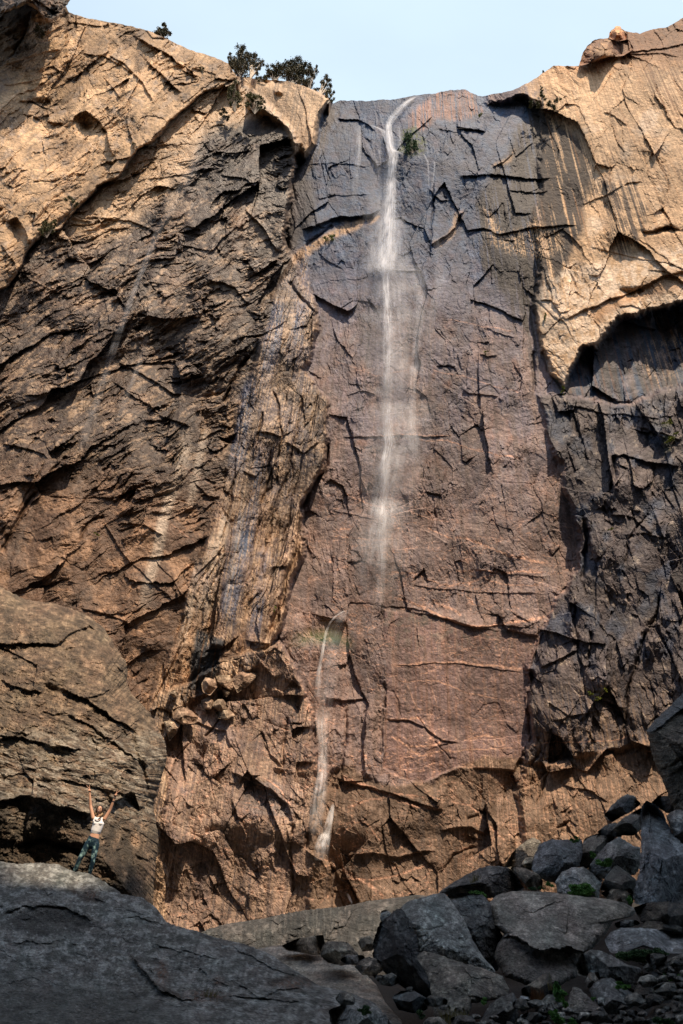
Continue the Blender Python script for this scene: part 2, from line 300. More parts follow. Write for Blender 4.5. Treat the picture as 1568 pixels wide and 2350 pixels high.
for a in [  # blue upper wall
 ([(775,272),(820,274),(850,290),(862,300)], 14, 20), ([(1046,290),(1080,296),(1118,302)], 22, 18), ([(690,524),(735,512),(762,503),(800,500),(845,490),(876,476)], 26, 34),
 ([(1052,412),(1062,404),(1120,404),(1180,406),(1270,412)], 16, 26), ([(985,566),(1010,545),(1045,520),(1060,490),(1072,480)], 22, 26),
 ([(1160,440),(1210,442),(1260,440)], 9, 14), ([(1062,530),(1110,525),(1150,538),(1220,520),(1330,518)], 12, 20), ([(1130,390),(1155,372),(1178,350)], 10, 12),
 ([(700,380),(760,372),(820,380),(850,385)], 5, 12), ([(745,450),(800,452),(850,448)], 5, 10), ([(980,432),(1010,460),(1040,462)], 8, 12),
 ([(720,660),(760,640),(830,640),(870,620)], 5, 12), ([(860,620),(920,618),(965,622)], 10, 14),
 # middle
 ([(1110,750),(1140,765),(1180,775)], 9, 12), ([(1100,810),(1118,818),(1140,816)], 12, 12), ([(1060,890),(1080,905),(1140,910),(1152,926)], 10, 14), ([(790,905),(830,896),(860,905)], 8, 12),
 ([(780,1000),(850,1004),(900,1000),(960,1002),(1040,1000)], 10, 16), ([(1030,1245),(1000,1225),(975,1215)], 12, 14), ([(760,1170),(800,1180),(870,1190)], 6, 12),
 ([(870,1400),(900,1390),(940,1396),(985,1410),(1060,1432),(1200,1440),(1258,1418)], 10, 24), ([(930,1335),(1000,1350),(1100,1360),(1240,1362)], 8, 14), ([(1080,1305),(1150,1318),(1260,1320)], 6, 12),
 ([(888,1525),(1000,1520),(1100,1530),(1214,1545)], 6, 10), ([(882,1650),(940,1650),(980,1672),(1020,1700),(1060,1708)], 12, 14), ([(745,1600),(790,1606),(840,1600)], 22, 18),
 ([(560,1470),(620,1475),(660,1460)], 10, 14),
 # bottom
 ([(760,1782),(830,1800),(900,1820),(980,1850),(1020,1866)], 16, 24), ([(780,1965),(850,1960),(920,1965),(1000,1950)], 14, 20), ([(1290,1800),(1350,1815),(1400,1840)], 12, 16),
 ([(1010,1905),(1080,1895),(1120,1915)], 16, 18), ([(700,1950),(760,1990),(800,2030)], 14, 18),
 # right golden wall and its arch
 ([(1472,530),(1500,526),(1530,520),(1562,530)], 18, 14), ([(1420,705),(1450,698),(1475,712)], 9, 10), ([(1480,620),(1530,628),(1568,650),(1620,655)], 9, 12),
 ([(1290,735),(1340,712),(1390,690),(1450,668),(1510,640),(1568,625),(1700,590)], 20, 40), ([(1300,890),(1330,822),(1380,770),(1440,737),(1500,710),(1568,692),(1750,640)], 18, 50),
 ([(1240,690),(1262,688),(1285,700)], 10, 10), ([(1330,470),(1390,452),(1440,420),(1480,416)], 8, 14), ([(1380,255),(1400,262),(1440,285)], 8, 12), ([(1336,135),(1400,128),(1480,115),(1568,100),(1700,80)], 12, 14),
 ([(1340,150),(1440,125),(1520,120),(1568,132)], 8, 12), ([(1120,232),(1180,240),(1235,236)], 10, 10), ([(1345,560),(1400,580),(1500,600),(1568,612)], 6, 12),
 # left gold slabs
 ([(290,52),(330,62),(352,85),(390,92)], 10, 14), ([(300,80),(340,100),(395,130),(440,165),(455,190)], 26, 20), ([(330,135),(370,165),(400,200),(418,215)], 24, 18), ([(415,160),(440,172),(460,178)], 14, 10),
 ([(418,238),(450,218),(468,205),(466,190)], 12, 16), ([(40,232),(75,232),(100,245),(125,252)], 20, 16), ([(160,300),(172,270),(200,256),(225,272),(245,300),(255,345),(262,362)], 34, 26),
 ([(60,262),(90,268),(118,262)], 10, 10), ([(180,120),(230,128),(265,145),(310,170)], 12, 16), ([(245,128),(290,150),(325,185),(345,220),(352,240)], 16, 18), ([(240,180),(260,200),(275,225)], 10, 12),
 ([(150,50),(210,55),(240,60)], 10, 12), ([(0,150),(60,130),(110,118),(150,110)], 8, 12), ([(0,195),(80,185),(150,160)], 8, 14), ([(300,345),(330,335),(350,340)], 8, 8),
 ([(10,510),(40,500),(62,530),(66,560)], 22, 16), ([(0,560),(30,600),(40,640)], 14, 14), ([(425,270),(445,268),(462,285)], 9, 8), ([(480,292),(505,284),(520,286)], 9, 10),
 # dark left buttress
 ([(470,345),(520,350),(580,345)], 10, 16), ([(505,400),(560,410),(600,440)], 12, 16), ([(300,420),(400,400),(470,415)], 6, 14), ([(560,480),(600,520),(640,580)], 14, 20), ([(200,500),(300,505),(420,560),(500,580)], 9, 18),
 ([(380,545),(430,520),(470,525)], 8, 10), ([(470,640),(540,660),(575,700)], 12, 18), ([(430,720),(455,725),(430,735)], 6, 8), ([(540,780),(600,765),(640,745),(660,730)], 14, 14),
 ([(320,720),(360,730),(440,725)], 16, 20), ([(120,845),(170,835),(210,820),(240,800)], 10, 10), ([(170,905),(200,885),(235,860)], 8, 10), ([(250,870),(300,905),(370,950),(440,985)], 12, 20),
 ([(270,830),(330,860),(400,905),(440,910)], 16, 18), ([(0,1020),(60,1028),(100,1040),(115,1052)], 14, 14), ([(40,620),(110,660),(170,690)], 6, 14), ([(0,770),(20,780),(30,790)], 8, 10), ([(220,640),(240,680),(250,740)], 6, 14),
 ([(260,1200),(330,1205),(380,1230)], 8, 16), ([(230,1190),(300,1290),(380,1360),(410,1400)], 8, 20), ([(350,1280),(400,1330),(440,1400)], 7, 18), ([(440,1100),(500,1150),(540,1200)], 6, 16), ([(180,1390),(280,1420),(310,1440)], 9, 12),
 ([(590,990),(640,1000),(680,985)], 10, 12), ([(655,1010),(700,1040),(735,1010)], 10, 12), ([(560,1080),(590,1090),(600,1075)], 8, 10),
 # rubble and block
 ([(530,1770),(600,1800),(660,1840),(670,1880),(655,1885)], 26, 34), ([(400,1660),(460,1655),(520,1680),(530,1720)], 12, 18), ([(380,1700),(430,1640),(400,1660)], 8, 10),
 ([(560,1540),(600,1520),(640,1560)], 12, 12), ([(600,1700),(640,1750),(660,1790)], 8, 10),
 # right dark slope
 ([(1300,930),(1400,950),(1500,960),(1568,945)], 9, 16), ([(1410,1050),(1430,1040),(1480,1060),(1560,1075)], 24, 20), ([(1400,1180),(1450,1190),(1500,1230)], 12, 16), ([(1240,1530),(1290,1510),(1330,1490)], 16, 18),
 ([(1350,1560),(1370,1550),(1392,1560)], 12, 10), ([(1430,1230),(1480,1225),(1520,1240)], 10, 12), ([(1260,1650),(1330,1640),(1450,1620)], 9, 14), ([(1460,980),(1520,990),(1568,1010)], 12, 14)]:
    ledge(a[0], a[1]*.62*_cen(a[0]), a[2])
for a in [
 ([(745,985),(752,1040),(738,1085),(712,1130),(692,1180),(684,1260),(655,1350),(620,1440),(604,1472)], 55, 7), ([(572,812),(548,850),(528,890),(512,930)], 34, 6), ([(600,945),(596,990),(582,1030)], 20, 3),
 ([(622,880),(640,930),(648,1000),(600,1160),(575,1300)], 16, 3), ([(700,880),(690,960),(660,1080),(620,1200),(600,1340)], 16, 4), ([(560,900),(540,1100),(500,1290),(470,1400)], 12, 3),
 ([(548,180),(470,215),(418,252),(372,300),(330,335),(290,380)], 12, 4), ([(270,400),(180,478),(90,545),(40,620),(10,680)], 30, 9), ([(696,330),(672,430),(655,540),(664,590)], 30, 7), ([(665,640),(690,690),(722,720)], 18, 5),
 ([(700,565),(735,535),(770,515)], 18, 5), ([(0,1270),(30,1210),(60,1160),(90,1130)], 34, 6), ([(95,1100),(130,1070),(160,1050)], 16, 4), ([(185,1240),(205,1200),(240,1185)], 16, 5), ([(30,1190),(80,1110),(110,1050)], 10, 3),
 ([(350,1620),(380,1560),(420,1470),(432,1400)], 16, 3), ([(430,1400),(450,1340),(480,1300)], 7, 3),
 ([(1340,1180),(1346,1240),(1340,1330)], 42, 6), ([(1222,1530),(1216,1600),(1212,1690)], 46, 6), ([(1250,1450),(1235,1490),(1225,1530)], 18, 5), ([(1320,1380),(1318,1440),(1326,1500)], 20, 5), ([(1355,1450),(1350,1520)], 22, 5),
 ([(1520,1360),(1490,1440),(1460,1520),(1440,1600),(1430,1700)], 30, 5), ([(1478,1190),(1440,1240),(1436,1300)], 16, 4), ([(1300,1700),(1250,1790),(1225,1850)], 16, 4), ([(1230,1690),(1245,1720),(1215,1760)], 18, 6),
 ([(884,1560),(882,1650),(870,1740)], 34, 5), ([(790,1620),(792,1700),(788,1780)], 26, 5), ([(838,1620),(830,1700),(815,1780)], 14, 4), ([(1410,1040),(1408,1090),(1402,1130)], 40, 7), ([(1292,740),(1262,720),(1244,700),(1226,690)], 12, 4),
 ([(1228,800),(1225,850),(1228,905)], 30, 5), ([(1244,790),(1258,850),(1300,900)], 20, 5), ([(994,420),(990,520),(985,600)], 12, 3), ([(992,1240),(1000,1180),(1010,1120),(1030,1060)], 9, 3),
 ([(1010,1222),(1000,1180),(990,1140)], 9, 3), ([(895,1580),(915,1610),(925,1650)], 8, 3), ([(955,1640),(975,1670),(995,1690)], 8, 3), ([(1004,1180),(992,1250)], 8, 2.5), ([(1130,1160),(1145,1220),(1140,1280)], 8, 2.5),
 ([(352,1750),(362,1700),(378,1660)], 20, 5), ([(470,1690),(500,1655),(520,1640)], 16, 4), ([(440,1700),(400,1760),(380,1790)], 10, 3), ([(660,1640),(650,1740),(640,1800)], 16, 4), ([(718,1720),(722,1860),(700,1960)], 30, 6), ([(672,1880),(668,1960),(672,2060)], 18, 4),
 ([(1000,1700),(1040,1745)], 8, 3), ([(1006,2010),(1040,1960),(1100,1940)], 12, 4), ([(1070,1880),(1100,1870)], 14, 5), ([(1280,1900),(1310,1880)], 14, 4)]:
    crack(a[0], a[1]*_cen(a[0]), a[2])
for b in [(90,235,30,10,-26), (200,290,24,22,-30), (40,530,18,26,-30), (1520,528,34,6,-20), (1445,665,22,12,-26), (455,165,14,12,-14), (625,192,26,8,-24), (640,215,12,6,14), (620,272,14,6,-14), (385,1900,60,110,30), (540,1880,90,60,24), (600,1900,60,50,18),
          (430,1500,70,40,18), (690,1800,30,120,14), (640,1000,60,60,22), (620,780,60,60,20), (470,1600,34,50,-34), (445,1590,20,60,-16), (830,1660,55,50,20), (840,1900,120,60,20), (1372,1558,18,16,14), (0,1150,40,60,30), (130,1170,60,70,22),
          (310,1110,90,90,14), (380,800,60,50,-18), (360,760,50,30,-14), (500,920,50,60,-14), (50,60,60,40,40), (105,20,45,26,55), (1270,1660,40,60,18), (1440,1110,50,50,24), (1380,1250,40,80,18), (1290,1560,50,50,18), (1290,450,70,50,-8)]:
    bump_(*b)
# --- depth
Y0 = 70.
dy = ray(SX, SY)[1].astype(f32)
YW = Y0/(1 + hh/F*(dy**-.55))
# fade to a plain wall outside the picture sides
P3 = at(SX, SY, YW)
nc = len(sx)
# rim running back from the brink, so the cliff has a top
rim = []
top = P3[0].copy()
for k, (bk, up_) in enumerate(((3, .4), (10, 1.0), (30, 1.5), (120, 3.))):
    q = top.copy(); q[:, 1] += bk; q[:, 2] += up_; rim.append(q)
VV = np.concatenate([np.array(rim[::-1]), P3], 0)
nr = VV.shape[0]
# --- mineral colour, with some light and shade painted in
def C(r, g, b): return np.array([r, g, b], f32)
GOLD = C(.57,.375,.215); GOLD2 = C(.36,.215,.115); ORANGE = C(.42,.20,.075); VARN = C(.032,.024,.02); BRN = C(.165,.10,.062); PINK = C(.225,.158,.142); MAUVE = C(.16,.13,.14)
SLATE_SKY = C(.04,.078,.145); GREY = C(.20,.185,.175); PALE = C(.60,.49,.38); RUST = C(.26,.12,.07); TAN = C(.29,.185,.115); VEIN = C(.66,.37,.25)  # the slate tone is blued by painted sky reflection
st1 = fbm(Q/7, SY/260, 4, 501, .6); st2 = fbm(Q/2.6, SY/120, 3, 511, .6); st3 = fbm(Q/22, SY/300, 3, 521)
n1 = fbm(wx/70, wy/70, 4, 531); n2 = fbm(wx/22, wy/22, 4, 541, .6); n3 = fbm(wx/6, wy/6, 3, 551, .6)
col = np.broadcast_to(PINK, SX.shape+(3,)).astype(f32).copy()
col = mixc(col, MAUVE, sst(-.25, .35, n1)*.8)
col = mixc(col, GREY, sst(.05, .5, n2)*.45)
col = mixc(col, RUST, sst(.15, .5, fbm(wx/40, wy/60, 4, 561))*.5)
col = mixc(col, C(.155,.135,.165), sst(560, 700, SY)*(1-sst(950, 1250, SY+80*n1))*sst(-.4, .3, n1+.5*n2)*.55)
# upper blue wall: wet, sky reflection painted into the slate colour
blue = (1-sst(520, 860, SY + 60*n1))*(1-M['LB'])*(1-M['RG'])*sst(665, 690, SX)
col = mixc(col, GOLD*.8, (1-sst(655, 680, SX))*(1-sst(280, 330, SY))*(1-M['LB']))
col = mixc(col, SLATE_SKY*.8, blue*.97*(.75+.25*sst(-.4, .3, n2)))
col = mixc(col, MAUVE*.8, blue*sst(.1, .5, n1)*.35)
col = mixc(col, RUST*1.2, pm([(1000,210),(1070,205),(1112,255),(1085,275),(1000,270),(965,300),(930,300),(940,262)], 6)*.75*sst(-.3,.2,st1))
col = mixc(col, VARN*1.3, pm([(1236,400),(1240,500),(1300,560),(1330,640),(1290,720),(1250,790),(1225,900),(1215,780),(1150,660),(1110,600),(1110,470),(1180,420),(1200,300),(1240,250),(1250,300)], 14)*.85*sst(-.5, .1, st1))
col = mixc(col, VARN*1.1, pm([(640,290),(700,345),(718,420),(728,500),(690,545),(664,610),(640,560),(600,490),(615,400),(630,340)], 14)*.8)
col = mixc(col, VARN*2.2, pm([(735,255),(775,240),(785,262),(760,300),(725,370),(700,400),(705,340)], 8)*.75*sst(-.35, .05, st1))
# right golden wall
rg = np.clip(M['RG']*(1-.999*(1-sst(1180, 1260, SX + 60*n2 + 40*st1))), 0, 1)
col = mixc(col, GOLD, rg); col = mixc(col, GOLD2, rg*sst(-.1, .4, st1)*.6); col = mixc(col, PALE, rg*sst(.1, .5, n1)*.5); col = mixc(col, C(.22,.14,.085), rg*sst(.05, .35, n2*.7+st1*.6)*.55)
col = mixc(col, ORANGE, rg*(1-sst(120, 260, SY))*.6*sst(-.4, .3, n1+.5*st1))
dkst = pm([(1225,255),(1270,262),(1330,330),(1345,430),(1330,520),(1300,600),(1270,700),(1240,720),(1150,640),(1110,560),(1230,500),(1215,330)], 10)
col = mixc(col, VARN*.9, pm([(1090,470),(1215,250),(1262,258),(1330,300),(1362,380),(1350,470),(1330,540),(1300,610),(1262,700),(1235,725),(1150,655),(1095,610)], 14)*sst(-.40, -.12, st3*.9+st1*.8+.3*n2)*.95)
col = mixc(col, VARN*1.2, rg*dkst*sst(-.12, .08, st1+.25*n2)*.92)
for (p, s_) in (([(1385,420),(1450,410),(1490,470),(1470,560),(1420,600),(1398,520)], .9), ([(1300,400),(1400,410),(1420,440),(1350,460),(1290,440)], .7), ([(1380,300),(1450,330),(1440,420),(1400,400),(1370,350)], .35), ([(1250,720),(1290,700),(1330,760),(1290,850),(1262,800)], .25), ([(1480,160),(1568,150),(1568,250),(1500,240)], .4)):
    col = mixc(col, VARN*1.4, rg*pm(p, 10)*s_*sst(-.2, .15, st1+.3*n2))
col = mixc(col, C(.17,.08,.045), rg*(1-sst(118, 165, SY+40*n1))*sst(1300, 1345, SX)*.8); col = mixc(col, C(.24,.125,.06), rg*sst(1440, 1500, SX)*(1-sst(240, 330, SY))*sst(-.15, .25, st1)*.65)
col = mixc(col, ORANGE, rg*sst(.25, .5, fbm(Q/14, SY/200, 3, 571))*.35)
ho = M['HOL']; col = mixc(col, SLATE_SKY*.55, ho); col = mixc(col, VARN*1.4, ho*sst(-.2, .2, st3)*.8); col = mixc(col, RUST*.5, ho*sst(.05, .4, st1)*.6)  # arch hollow: dark stain, plus overhang shade painted into the colour
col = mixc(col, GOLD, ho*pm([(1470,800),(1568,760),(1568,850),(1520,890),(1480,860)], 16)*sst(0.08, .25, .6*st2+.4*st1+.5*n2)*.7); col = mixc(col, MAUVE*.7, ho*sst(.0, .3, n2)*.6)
col = mixc(col, C(.74,.60,.46), rg*pm([(1240,640),(1300,610),(1400,600),(1568,560),(1650,560),(1650,690),(1568,700),(1400,750),(1300,890),(1262,850),(1240,720)], 16)*sst(-.35, .15, n2+.4*st1)*.6)
col = mixc(col, ORANGE*1.1, rg*pm([(1345,720),(1440,660),(1568,622),(1568,660),(1450,690),(1370,750)], 8)*.55)
# right dark slope
dr = M['DR']; col = mixc(col, C(.058,.048,.052), dr*.95); col = mixc(col, C(.12,.092,.085), dr*sst(-.1, .35, n1+.3*n2)*.7); col = mixc(col, SLATE_SKY*.7, dr*sst(0, .4, fbm(wx/50, wy/80, 3, 581))*.55*(1-sst(1400, 1700, SY)))
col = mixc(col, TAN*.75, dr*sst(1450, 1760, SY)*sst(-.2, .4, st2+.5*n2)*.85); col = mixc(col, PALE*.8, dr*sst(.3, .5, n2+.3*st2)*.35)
# left gold
_c, _s = math.cos(R(-38)), math.sin(R(-38)); _u0 = _c*wx+_s*wy; _w0 = -_s*wx+_c*wy
lg = M['LG']; lbk = np.clip(M['LB']-lg, 0, 1)
col = mixc(col, GOLD, lg); col = mixc(col, C(.27,.175,.105), lg*sst(-.1, .4, n1+.3*n2)*.75); col = mixc(col, C(.10,.07,.05), lg*sst(.1, .35, fbm(_u0/40, _w0/8, 4, 555, .6))*.5); col = mixc(col, GREY*1.2, lg*sst(.05, .4, n2)*.35); col = mixc(col, VARN*2, lg*sst(.32, .5, n1*.6+n3*.5)*.6)
col = mixc(col, VARN*2.5, lg*pm([(-50,-60),(158,-40),(150,30),(60,80),(90,110),(20,200),(-50,300)], 20)*.5)
# dark varnished buttress, with unstained streaks and painted crest highlights
col = mixc(col, BRN, lbk); 
top_l = 1-sst(1000, 1250, SY-.1*SX)
col = mixc(col, VARN*1.25, lbk*top_l*.72*sst(-.5, .2, n1+.25*n2+.15)); 
_c, _s = math.cos(R(-28)), math.sin(R(-28)); _u = _c*wx+_s*wy; _w = -_s*wx+_c*wy
sk = fbm(_u/26, _w/5.5, 4, 545, .6); sk2 = fbm(_u/70, _w/22, 3, 546)
col = mixc(col, C(.48,.33,.21), lbk*sst(.03, .30, sk*.8+sk2*.45)*.66*(1-.75*sst(950, 1150, SY-.1*SX)))  # pale strokes: crest highlights painted along the grain
ups = pm([(548,180),(640,262),(560,275),(500,300),(440,350),(380,440),(300,520),(240,560),(180,540),(90,560),(180,478),(276,400),(372,300),(470,215)], 16)
col = mixc(col, GOLD*.85, lbk*ups*.92*sst(-.75, .0, -n1*.6+.1-(SY-380)/500))
col = mixc(col, VARN, lbk*pm([(510,285),(620,275),(680,330),(660,480),(560,470),(430,430),(450,350)], 22)*.85*sst(-.5, .0, n2+.25))
qs = Q + 0*SY
def vstreak(x, y0, y1, w, c, s_):     # a stain that runs down a true vertical through (x, y0)
    global col
    q0 = (x-ZX)*2275/(y0-ZY); d = np.abs(Q + 3*fbm(SY/90, SX/400, 2, 600) - q0)
    m = (1-sst(w*.4, w*1.3, d + w*.5*st2))*sst(y0-30, y0+20, SY)*(1-sst(y1-80, y1+30, SY)); col = mixc(col, c, m*s_)
vstreak(455, 300, 520, 22, GOLD*.7, .6)
# lower left: browner, paler, with washed light streaks
low = lbk*sst(1000, 1200, SY-.1*SX)
col = mixc(col, C(.135,.075,.043), low*.92); col = mixc(col, C(.46,.27,.155), low*sst(-.1, .35, n2*.5+n1)*.6); col = mixc(col, BRN*.6, low*sst(.1, .4, fbm(wx/50, wy/90, 4, 591))*.6)
for x, y0, y1, w in ((430,1010,1120,16), (470,1000,1180,10), (395,1120,1400,14), (520,1180,1420,12), (495,1240,1440,16), (560,1150,1400,7), (455,1300,1500,9)):
    vstreak(x, y0, y1, w, PALE*.95, .6)
for x, y0, y1, w in ((575,880,1100,20), (600,1040,1300,14), (562,1180,1460,22), (610,1250,1480,14), (640,700,900,22), (690,700,820,18)):
    vstreak(x, y0, y1, w, SLATE_SKY*1.7, .5)
rib = M['RIB']
col = mixc(col, MAUVE*1.0, rib*sst(-.2, .3, n1)*.55*(1-sst(1300, 1450, SY))); col = mixc(col, C(.52,.36,.23), rib*sst(.0, .3, st2+.3*n2)*.65)
# rubble and block
rb = M['RB']; col = mixc(col, TAN*.8, rb*.9); col = mixc(col, VARN*2.0, rb*sst(-.05, .25, st1+.4*n1)*.75); col = mixc(col, C(.60,.41,.26), rb*sst(-.05, .22, st2-.4*n1)*.9); col = mixc(col, MAUVE, rb*sst(.15, .5, n1)*.5)
col = mixc(col, C(.52,.35,.22), pm([(540,1890),(660,1900),(672,2090),(500,2120),(480,2000)], 20)*sst(-.2, .05, st2)*.85); col = mixc(col, VARN*2, pm([(540,1880),(660,1900),(672,2090),(500,2120),(440,2000)], 20)*sst(.1, .3, st1)*.8)
col = mixc(col, GREY*.9, pm([(560,1780),(640,1800),(668,1860),(600,1875),(540,1850)], 5)*.85)
col = mixc(col, C(.03,.035,.042), pm([(455,1445),(520,1470),(500,1560),(465,1590),(430,1580),(440,1500)], 5, rough=.5)*.93*sst(-.3, -.1, st1+.1))
# central wall lower
ce_ = (1-M['LB'])*(1-M['RG'])*(1-M['DR'])*(1-ho)
mid = ce_*sst(900, 1300, SY)
col = mixc(col, PINK*.86, mid*.5); col = mixc(col, C(.36,.22,.16), mid*sst(-.1, .4, st3)*.4)
col = mixc(col, C(.20,.125,.115), M['SLAB']*.75); col = mixc(col, C(.30,.15,.10), M['SLAB']*sst(-.05, .35, st1)*.6); col = mixc(col, C(.11,.10,.075), M['SLAB']*(1-sst(1440, 1530, SY))*sst(-.2, .3, n2)*.6)
bl = M['BL']; col = mixc(col, TAN*.62, bl*.85); col = mixc(col, BRN*.7, bl*sst(-.05, .35, n1+.3*n2)*.65); col = mixc(col, C(.42,.25,.16), bl*sst(.0, .35, st2+.3*n2)*.55*sst(960, 1060, SX))
wh = pm([(1110,480),(1160,540),(1240,500),(1290,560),(1240,600),(1170,580),(1120,560)], 10)
col = mixc(col, GOLD*1.05, wh*sst(0.02, .14, st2+.4*st1)*.9)
for p in ([(700,565),(730,540),(790,520),(830,500),(868,484),(872,492),(800,535),(740,560),(690,600),(668,610),(672,590)], [(1000,560),(1040,530),(1062,500),(1066,484),(1050,486),(1040,510),(995,556)], [(1130,388),(1160,365),(1178,345),(1170,368),(1145,388)],
          [(520,950),(560,920),(540,990),(505,1060),(495,1040)], [(600,1100),(640,1180),(615,1280),(590,1380),(560,1440),(590,1260)], [(430,1460),(450,1480),(420,1560),(395,1590)]):
    col = mixc(col, C(.50,.31,.17), pm(p, 7)*(.85 if min(p_[1] for p_ in p) < 640 else .4)*sst(-.35, .1, n2+st1*.5+.1))
# nose
no = M['NOSE']; col = mixc(col, GOLD*.9, no); col = mixc(col, VARN*2, no*sst(0, .3, st1)*.55); col = mixc(col, GOLD2*.9, no*sst(-.1, .3, n1)*.4)
# pale mineral veins
def vein(pl, w, s_=.8, c=VEIN, wob=.5):
    i = sub(pl, 20); X = SX[i] + (wx[i]-SX[i])*wob; Y = SY[i] + (wy[i]-SY[i])*wob
    d, s, t = line_d(X, Y, pl); m = (1-sst(w*.3, w, d))*sst(0, .06, t)*sst(0, .06, 1-t)*s_*sst(-.5, .2, fbm(X/9, Y/9, 3, 801)+.1)
    col[i] += (c-col[i])*m[..., None]
for pl, w, s_ in [([(1030,1230),(1070,1235),(1130,1258),(1170,1280),(1210,1282),(1260,1292)], 5, .9), ([(985,1210),(1040,1232)], 3, .7), ([(1040,1310),(1090,1308),(1150,1314),(1250,1308)], 4, .7), ([(890,1310),(960,1320),(1030,1345),(1100,1330),(1140,1316)], 4, .7),
  ([(895,1365),(940,1380),(985,1405),(1060,1430),(1140,1436),(1200,1425),(1260,1415)], 5, .9), ([(1000,1385),(1040,1400),(1060,1412)], 5, .8), ([(890,1528),(960,1518),(1060,1522),(1130,1528),(1215,1536)], 5, .9), ([(900,1560),(1000,1565),(1080,1590),(1210,1618)], 2.5, .8),
  ([(930,1570),(950,1610),(965,1640)], 2.5, .6), ([(985,1560),(995,1600),(1004,1630)], 2, .6), ([(885,1652),(960,1645),(975,1662)], 5, .8), ([(895,1690),(935,1712),(1000,1710),(1030,1697)], 3.5, .9), ([(905,1690),(960,1735),(1040,1720)], 3.5, .8), ([(1060,1700),(1110,1685),(1150,1690),(1156,1710)], 3.5, .8),
  ([(1020,1725),(1100,1718),(1190,1715)], 2.5, .7), ([(755,1095),(800,1130),(860,1160),(900,1165)], 3, .75), ([(780,1230),(840,1240),(900,1236)], 3, .6), ([(880,1150),(980,1190),(1060,1200)], 2, .5), ([(990,850),(1060,860),(1110,880),(1200,900)], 2.5, .55), ([(1030,730),(1110,750),(1180,760)], 2.5, .5),
  ([(950,1010),(1030,1010),(1090,1030),(1150,1045),(1210,1050)], 2.5, .7), ([(1050,1025),(1120,1030)], 2, .5), ([(870,1000),(960,998),(1040,1000)], 3, .6), ([(785,1780),(860,1810),(950,1850),(1010,1860)], 7, .9), ([(790,1856),(850,1835),(920,1820),(980,1830)], 4, .8), ([(1030,1840),(1080,1850),(1130,1900),(1160,1930)], 3.5, .7),
  ([(784,2010),(850,2020),(930,2000),(990,1985)], 4, .8), ([(784,1990),(830,2020),(880,2060)], 6, .8), ([(810,1890),(840,1885),(880,1935)], 3, .7), ([(800,1885),(830,1930)], 3, .6), ([(1215,1715),(1280,1700),(1380,1698),(1460,1690)], 2, .6), ([(1370,1850),(1440,1880),(1490,1915)], 2, .4), ([(1100,1960),(1180,1860)], 2, .4),
  ([(450,1000),(520,1035),(600,1080)], 1.8, .35), ([(350,1000),(420,1070),(520,1130),(580,1150)], 1.8, .4), ([(390,1200),(470,1260),(560,1270)], 2, .4), ([(1060,1170),(1160,1180),(1250,1300)], 1.5, .3), ([(784,1500),(815,1503)], 3, .8), ([(690,1530),(720,1580),(760,1640)], 2, .4), ([(600,1780),(640,1810),(668,1845)], 3, .9),
  ([(760,820),(860,860),(960,850)], 2, .35), ([(1110,1330),(1180,1345),(1240,1340)], 2.5, .6), ([(1060,1450),(1150,1470),(1230,1468)], 2, .4), ([(940,1600),(1060,1640),(1210,1660)], 1.8, .4), ([(1180,1440),(1170,1500),(1150,1530)], 2, .6)]:
    vein(pl, w*.8, s_)
i_ = np.nonzero(ce_ > .3)
rn = np.abs(fbm(wx/80, wy/26, 4, 811, .55)); rn2 = np.abs(fbm(wx/120+9, wy/40, 4, 821, .55))
mv = (1-sst(0, .03, rn))*sst(.0, .4, fbm(SX/90, SY/90, 2, 831)) + (1-sst(0, .02, rn2))*.7
col = mixc(col, VARN*3.2, ce_*sst(.08, .34, st1*.7+st3*.6)*.5*sst(600, 800, SY)); col = mixc(col, C(.36,.25,.19), ce_*sst(.12, .4, st2*.7-st3*.5)*.4*sst(600, 800, SY))
col = mixc(col, VEIN, np.clip(mv, 0, 1)*np.clip(ce_+M['BL']*.6, 0, 1)*sst(1000, 1250, SY)*.85)
col *= (1 + .35*(CELL-.5) + .34*(CELLM-.5) + .34*n3 + .25*n2)[..., None]
# moss and lichen
for p, s_ in (([(922,296),(950,290),(975,325),(972,352),(945,360),(920,345)], .95), ([(1275,862),(1294,870),(1292,905),(1280,900)], .7), ([(1250,700),(1258,740),(1245,750)], .4), ([(1520,1000),(1560,990),(1540,1040),(1520,1050)], .5), ([(1500,965),(1552,968),(1540,980)], .45), ([(1350,1580),(1395,1570),(1380,1600)], .45), ([(745,545),(775,530),(765,555)], .5)):
    col = mixc(col, C(.05,.075,.015), pm(p, 5)*s_*sst(-.2, .1, n3+n2*.5))
col = np.clip(col, .008, .85)
wet = np.clip(blue*.28 + ce_*.3*(1-blue) + ho*.5 + lbk*.7 + dr*.45 + M['RB']*.2, 0, 1) * (1-.6*rg)
for x, y0, y1, w in ((575,880,1100,20), (562,1180,1460,22), (640,700,900,22)):
    q0 = (x-ZX)*2275/(y0-ZY); wet = np.maximum(wet, (1-sst(w*.5, w*1.4, np.abs(Q-q0)))*sst(y0-20, y0+20, SY)*(1-sst(y1-60, y1+20, SY))*.9)
wet = np.clip(wet*(.75+.5*n2), 0, 1)
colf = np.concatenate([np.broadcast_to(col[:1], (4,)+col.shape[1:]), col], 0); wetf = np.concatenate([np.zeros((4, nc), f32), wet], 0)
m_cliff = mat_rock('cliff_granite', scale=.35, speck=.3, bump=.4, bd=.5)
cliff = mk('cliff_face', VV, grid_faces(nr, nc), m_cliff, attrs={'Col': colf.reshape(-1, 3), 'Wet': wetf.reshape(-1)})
tag(cliff, kind='structure')
def surf(x, y):                                   # point on the cliff for a place in the photograph
    j = int(np.argmin(np.abs(sx-x))); i = int(np.argmin(np.abs(SY[:, j]-y))); return P3[i, j].copy()
